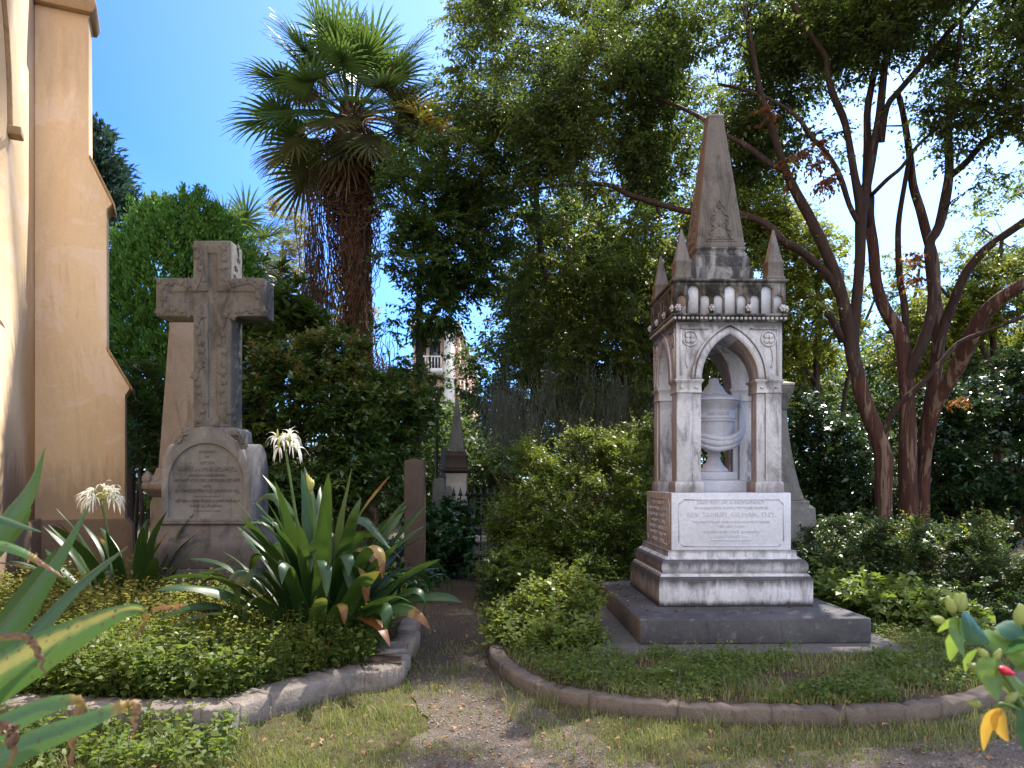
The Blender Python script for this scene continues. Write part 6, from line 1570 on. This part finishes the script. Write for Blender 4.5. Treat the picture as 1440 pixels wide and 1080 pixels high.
for px, py, r, an in ((1338, 853, 10, -.4), (1352, 850, 11, .2), (1346, 848, 9, 0), (1321, 872, 8, -1.3), (1434, 868, 12, .1), (1384, 920, 8, -.8), (1374, 940, 9, -1.2), (1402, 922, 7, .5), (1421, 982, 9, .9), (1372, 990, 8, -1.4)):
    bd = MB(); bud(bd, px, py, 1.27, r, an); bd.build('flower_bud', M['lime_bud'], NP, smooth=True)
rb = MB(); bud(rb, 1414, 944, 1.25, 8.5, 1.9, 3); bud(rb, 1410, 941, 1.25, 6, 1.9, 3); o = rb.build('red_bud', M['red_bud'], NP, smooth=True)

# ------------------------------------------------------------------ ground cover, grass, litter
rng = np.random.default_rng(50)
def kerb_side(x, y, line):
    """signed distance to the kerb foot: positive on the bed side (left of travel)"""
    p = line[:, :2]; t = unit(np.gradient(p, axis=0)); n = np.stack([-t[:, 1], t[:, 0]], -1)
    d = np.stack([x, y], -1)[:, None] - p[None]
    j = np.argmin(np.sum(d * d, -1), 1)
    i = np.arange(len(x))
    return np.sum(d[i, j] * n[j], -1)
LALL = np.vstack([LKs[:, :2], smooth_path(LK2, 20)[1:]])
def nz2(x, y, s, o=0.0): return np.array([mnoise.noise((a * s, b * s, o)) for a, b in zip(x, y)])
def px_points(x0, x1, y0, y1, n, z=0.0):
    px = rng.uniform(x0, x1, n); py = rng.uniform(y0, y1, n); Y = F * (HC - z) / (py - HZ); return (px - CX) * Y / F, Y

def weeds(name, label, x, y, z, hmin, hmax, mat, L, W, nl=9, sp=0.09, stemmat='twig'):
    n = len(x); h = rng.uniform(hmin, hmax, n)
    base = np.stack([x, y, np.full(n, z)], -1); lean = rng.normal(size=(n, 3)) * [.16, .16, 0]
    top = base + lean * h[:, None]; top[:, 2] += h
    mb = MB(); mb.segs(base, top, 0.0025, 0.0015, 3)
    k = nl; t = rng.uniform(.25, 1.03, (n, k, 1)); pos = base[:, None] + (top - base)[:, None] * t
    pos = (pos + rng.normal(size=(n, k, 3)) * [sp * .35, sp * .35, .012]).reshape(-1, 3)
    d = rnd_unit(n * k, rng); d[:, 2] = d[:, 2] * .4 + .15
    nr = rnd_unit(n * k, rng) * .6 + [0, 0, 1]
    s = rng.uniform(.55, 1.25, n * k)
    leaves(mb, pos, d, nr, L * s, W * s)
    NLEAF[0] += n * k
    o = mb.build(name, mat, None, kind='stuff'); return tag(o, label, 'weeds')

x, y = px_points(-60, 600, 770, 1005, 9000, .13)
s = kerb_side(x, y, LALL); k = (s > .24) & (y < 9.5) & ~((abs(x + 3.2) < .75) & (y > 7.6)); x, y = x[k], y[k]
f = nz2(x, y, 1.1, 4.0)
yel = (y > 6.0 + .4 * f) & (x < -1.9 - .25 * f)
g2 = ~yel & (rng.random(len(x)) < .22)
weeds('tall_weeds', 'taller leggy weeds standing above the low green cover of the lily bed', x[g2] + .03, y[g2], .12, .22, .48, M['lf_shoot'], .036, .020, 14, .07)
weeds('green_weeds', 'low green weeds and clover filling the lily bed along the pale kerb', x[~yel], y[~yel], .12, .05, .34, M['lf_weed'], .058, .040)
weeds('yellow_weeds', 'taller yellowing weeds in the lily bed before the church and the cross', x[yel], y[yel], .12, .15, .52, M['lf_yellow'], .05, .028, 11)
x, y = px_points(-40, 330, 930, 1090, 620, 0)
k = (kerb_side(x, y, LALL) < -.02) & (x < -1.25 - .3 * nz2(x, y, 2.0)) & (y < 4.7); x, y = x[k], y[k]
xx, yy = px_points(470, 645, 745, 850, 900, 0)
kk_ = (xx < path_at(yy)[0] - path_at(yy)[1] * 1.1) & (yy < 16); xx, yy = xx[kk_], yy[kk_]
weeds('shade_weeds', 'dark leafy ground cover beyond the lily bed left of the path', xx, yy, 0.1, .05, .35, M['lf_ivy'], .09, .06, 10, .2)
xx, yy = px_points(690, 930, 765, 850, 1500, 0.05)
kk_ = (xx > path_at(yy)[0] + .5) & (yy > 8.0) & (yy < 15) & ~((xx > 1.0) & (yy < 9.2)); xx, yy = xx[kk_], yy[kk_]
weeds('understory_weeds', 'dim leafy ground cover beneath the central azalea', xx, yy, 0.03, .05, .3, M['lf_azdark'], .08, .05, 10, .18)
weeds('dark_weeds', 'dark leafy weeds under the near lily at the lower left', x, y, 0, .03, .20, M['lf_weed'], .055, .034, 7)
x, y = px_points(690, 1400, 850, 1010, 3600, .09)
k = (kerb_side(x, y, RKs) > .16) & (y < 8.5) & ~((x > .55) & (x < 3.25) & (y > 6.15)); x, y = x[k], y[k]
k = (nz2(x, y, 1.6, 9.0) > -.05) | (x < .9) | (x > 2.9); x, y = x[k], y[k]
weeds('bed_weeds', 'patchy low weeds inside the ring kerb', x, y, .085, .03, .14, M['lf_weed'], .04, .026, 8)
x, y = px_points(545, 720, 800, 960, 1300, 0)
cx_, hw = path_at(y); k = (abs(x - cx_) > hw * 1.15) & (abs(x - cx_) < hw + .9) & (kerb_side(x, y, RKs) < -.05) & ((x > cx_) | (x > -.85)); x, y = x[k], y[k]
weeds('path_weeds', 'small weeds bordering the worn path', x, y, 0, .03, .18, M['lf_azdark'], .045, .028, 8)

def blades(x, y, z, h, wd, mb):
    n = len(x); a = rng.uniform(0, 2 * PI, n); ln = rng.uniform(.15, .9, n) * h
    b = np.stack([x, y, np.broadcast_to(z, (n,))], -1); sv = np.stack([np.sin(a + 1.57), np.cos(a + 1.57), np.zeros(n)], -1) * (wd / 2)[:, None]
    d = np.stack([np.sin(a), np.cos(a), np.zeros(n)], -1)
    mid = b + d * (ln * .35)[:, None]; mid[:, 2] += h * .62
    tip = b + d * ln[:, None]; tip[:, 2] += h * rng.uniform(.75, 1.05, n)
    V = np.stack([b - sv, b + sv, mid + sv * .75, mid - sv * .75, tip], 1).reshape(-1, 3); i = np.arange(n)[:, None] * 5
    mb.add(V, np.concatenate([i + 0, i + 1, i + 2, i + 3], 1)); mb.loops.append((np.concatenate([i + 3, i + 2, i + 4], 1) + mb.n - n * 5).ravel()); mb.sizes.append(np.full(n, 3))
gr = MB()
x, y = px_points(-80, 1520, 770, 1120, 240000, 0)
cx_, hw = path_at(y)
sl = kerb_side(x, y, LALL); sr = kerb_side(x, y, RKs)
crossd = np.interp(x, cw[:, 0], cw[:, 1]); crossw = np.interp(x, cw[:, 0], cw[:, 2])
edge = (abs(x - cx_) - hw) / .45 + 1.1 * nz2(x, y, 3.2, 1.0) + .4 * nz2(x, y, 9, 1.0)
dens = np.clip(.75 + .9 * edge, 0, 1)
dens *= np.where((x > .3) & (y < 5.2), np.clip(.35 + ((y - crossd) / crossw - .65) * 1.6 + .9 * nz2(x, y, 2.3, 6.0), 0, .9), 1)
dens *= np.clip(.85 + 1.2 * nz2(x, y, 1.7, 2.0) + .5 * nz2(x, y, 6, 4.0), .08, 1)
ok = (sl < -.01) & (sr < -.01) & (y < 13) & ((x > -1.35) | (y < 6)) & (x < 6)
ok &= ~((y > 7.9) & (x > cx_ + .9))
k = ok & (rng.random(len(x)) < dens); x, y = x[k], y[k]
h = rng.uniform(.012, .055, len(x)) * (1 + .8 * np.clip(nz2(x, y, 1.9, 7.0), 0, 1)); h[rng.random(len(h)) < .015] *= 2.6
blades(x, y, -.004, h, rng.uniform(.003, .006, len(x)), gr)
x, y = px_points(690, 1420, 880, 1012, 42000, .09)
sr = kerb_side(x, y, RKs)
k = (sr > .135) & (y < 7.6) & ~((x > .6) & (x < 3.3) & (y > 6.2)) & (rng.random(len(x)) < np.clip(.5 + 1.1 * nz2(x, y, 1.7, 3.0), .08, 1)); x, y = x[k], y[k]
h = rng.uniform(.03, .09, len(x)); h[rng.random(len(h)) < .02] *= 2.4
blades(x, y, .082, h, rng.uniform(.003, .006, len(x)), gr)
for px, py, hh, nn in ((925, 905, .22, 14), (893, 985, .16, 22), (872, 990, .26, 12), (1130, 925, .14, 20), (720, 1000, .2, 25), (345, 1040, .2, 18), (240, 1045, .18, 25), (1180, 1010, .14, 24), (640, 940, .14, 20), (545, 1000, .14, 24), (470, 1010, .14, 22), (1000, 1015, .12, 30), (760, 985, .15, 30)):
    Y = F * (HC - .05) / (py - HZ); X0 = (px - CX) * Y / F
    blades(X0 + rng.normal(size=nn) * .04, Y + rng.normal(size=nn) * .04, .0, rng.uniform(.5, 1.2, nn) * hh, rng.uniform(.005, .009, nn), gr)
o = gr.build('grass', M['grass'], None, kind='stuff'); tag(o, 'thin patchy lawn grass and tufts along path, kerbs and ring bed', 'grass')

lt = MB()
x, y = px_points(-100, 1500, 765, 1110, 5200, 0)
sr = kerb_side(x, y, RKs); sl = kerb_side(x, y, LALL)
z = np.where(sr > .14, .10, np.where(sl > .26, .15, .018))
inm = (x > .95) & (x < 3.2) & (y > 6.3) & (y < 9.5)
k = ~inm & ~((sr > -.02) & (sr < .15)) & ~((sl > -.02) & (sl < .27)) & (y < 12) & (rng.random(len(x)) < np.where(sr > .1, .9, .4)); x, y, z = x[k], y[k], z[k]
n = len(x); d = rnd_unit(n, rng); d[:, 2] *= .25; nr = rnd_unit(n, rng) * .35 + [0, 0, 1]
sz = rng.uniform(.018, .05, n)
leaves(lt, np.stack([x, y, z + .006], -1), d, nr, sz, sz * rng.uniform(.45, .7, n), .25, .2)
# a few on the slab and kerb stones
for (xa, xb, ya, yb, zz_, nn) in ((1.1, 3.0, 6.55, 7.05, .33, 16), (1.06, 1.3, 7.1, 8.8, .33, 22), (.65, 3.2, 6.22, 6.48, .118, 14)):
    d = rnd_unit(nn, rng); d[:, 2] *= .2
    leaves(lt, np.stack([rng.uniform(xa, xb, nn), rng.uniform(ya, yb, nn), np.full(nn, zz_)], -1), d, rnd_unit(nn, rng) * .3 + [0, 0, 1], rng.uniform(.03, .05, nn), rng.uniform(.015, .03, nn), .25, .2)
o = lt.build('fallen_leaves', M['litter'], None, kind='stuff'); tag(o, 'scattered dry brown and orange fallen leaves on grass, path and slab', 'leaf litter')
pb = MB()
x, y = px_points(300, 1460, 900, 1110, 2600, 0)
cx_, hw = path_at(y); k = (abs(x - cx_) < hw) | ((x > .3) & (abs(y - np.interp(x, cw[:, 0], cw[:, 1])) < .4)); x, y = x[k], y[k]
for a, b in zip(x[:700], y[:700]):
    r = rng.uniform(.003, .011)
    pb.lathe([(r * .7, -r * .3), (r, r * .1), (r * .6, r * .5)], a, b, 5, rng.uniform(0, 6)); pb.v[-1][:, 2] += .012 + hgt(a, b)
o = pb.build('gravel', stone('gravel_stone', (0.30, 0.26, 0.22), (0.15, 0.12, 0.10), amt=0.1, streak=0.3, scale=3), None, kind='stuff'); tag(o, 'small loose pale stones on the bare earth path', 'gravel')
print('leaves', NLEAF[0])
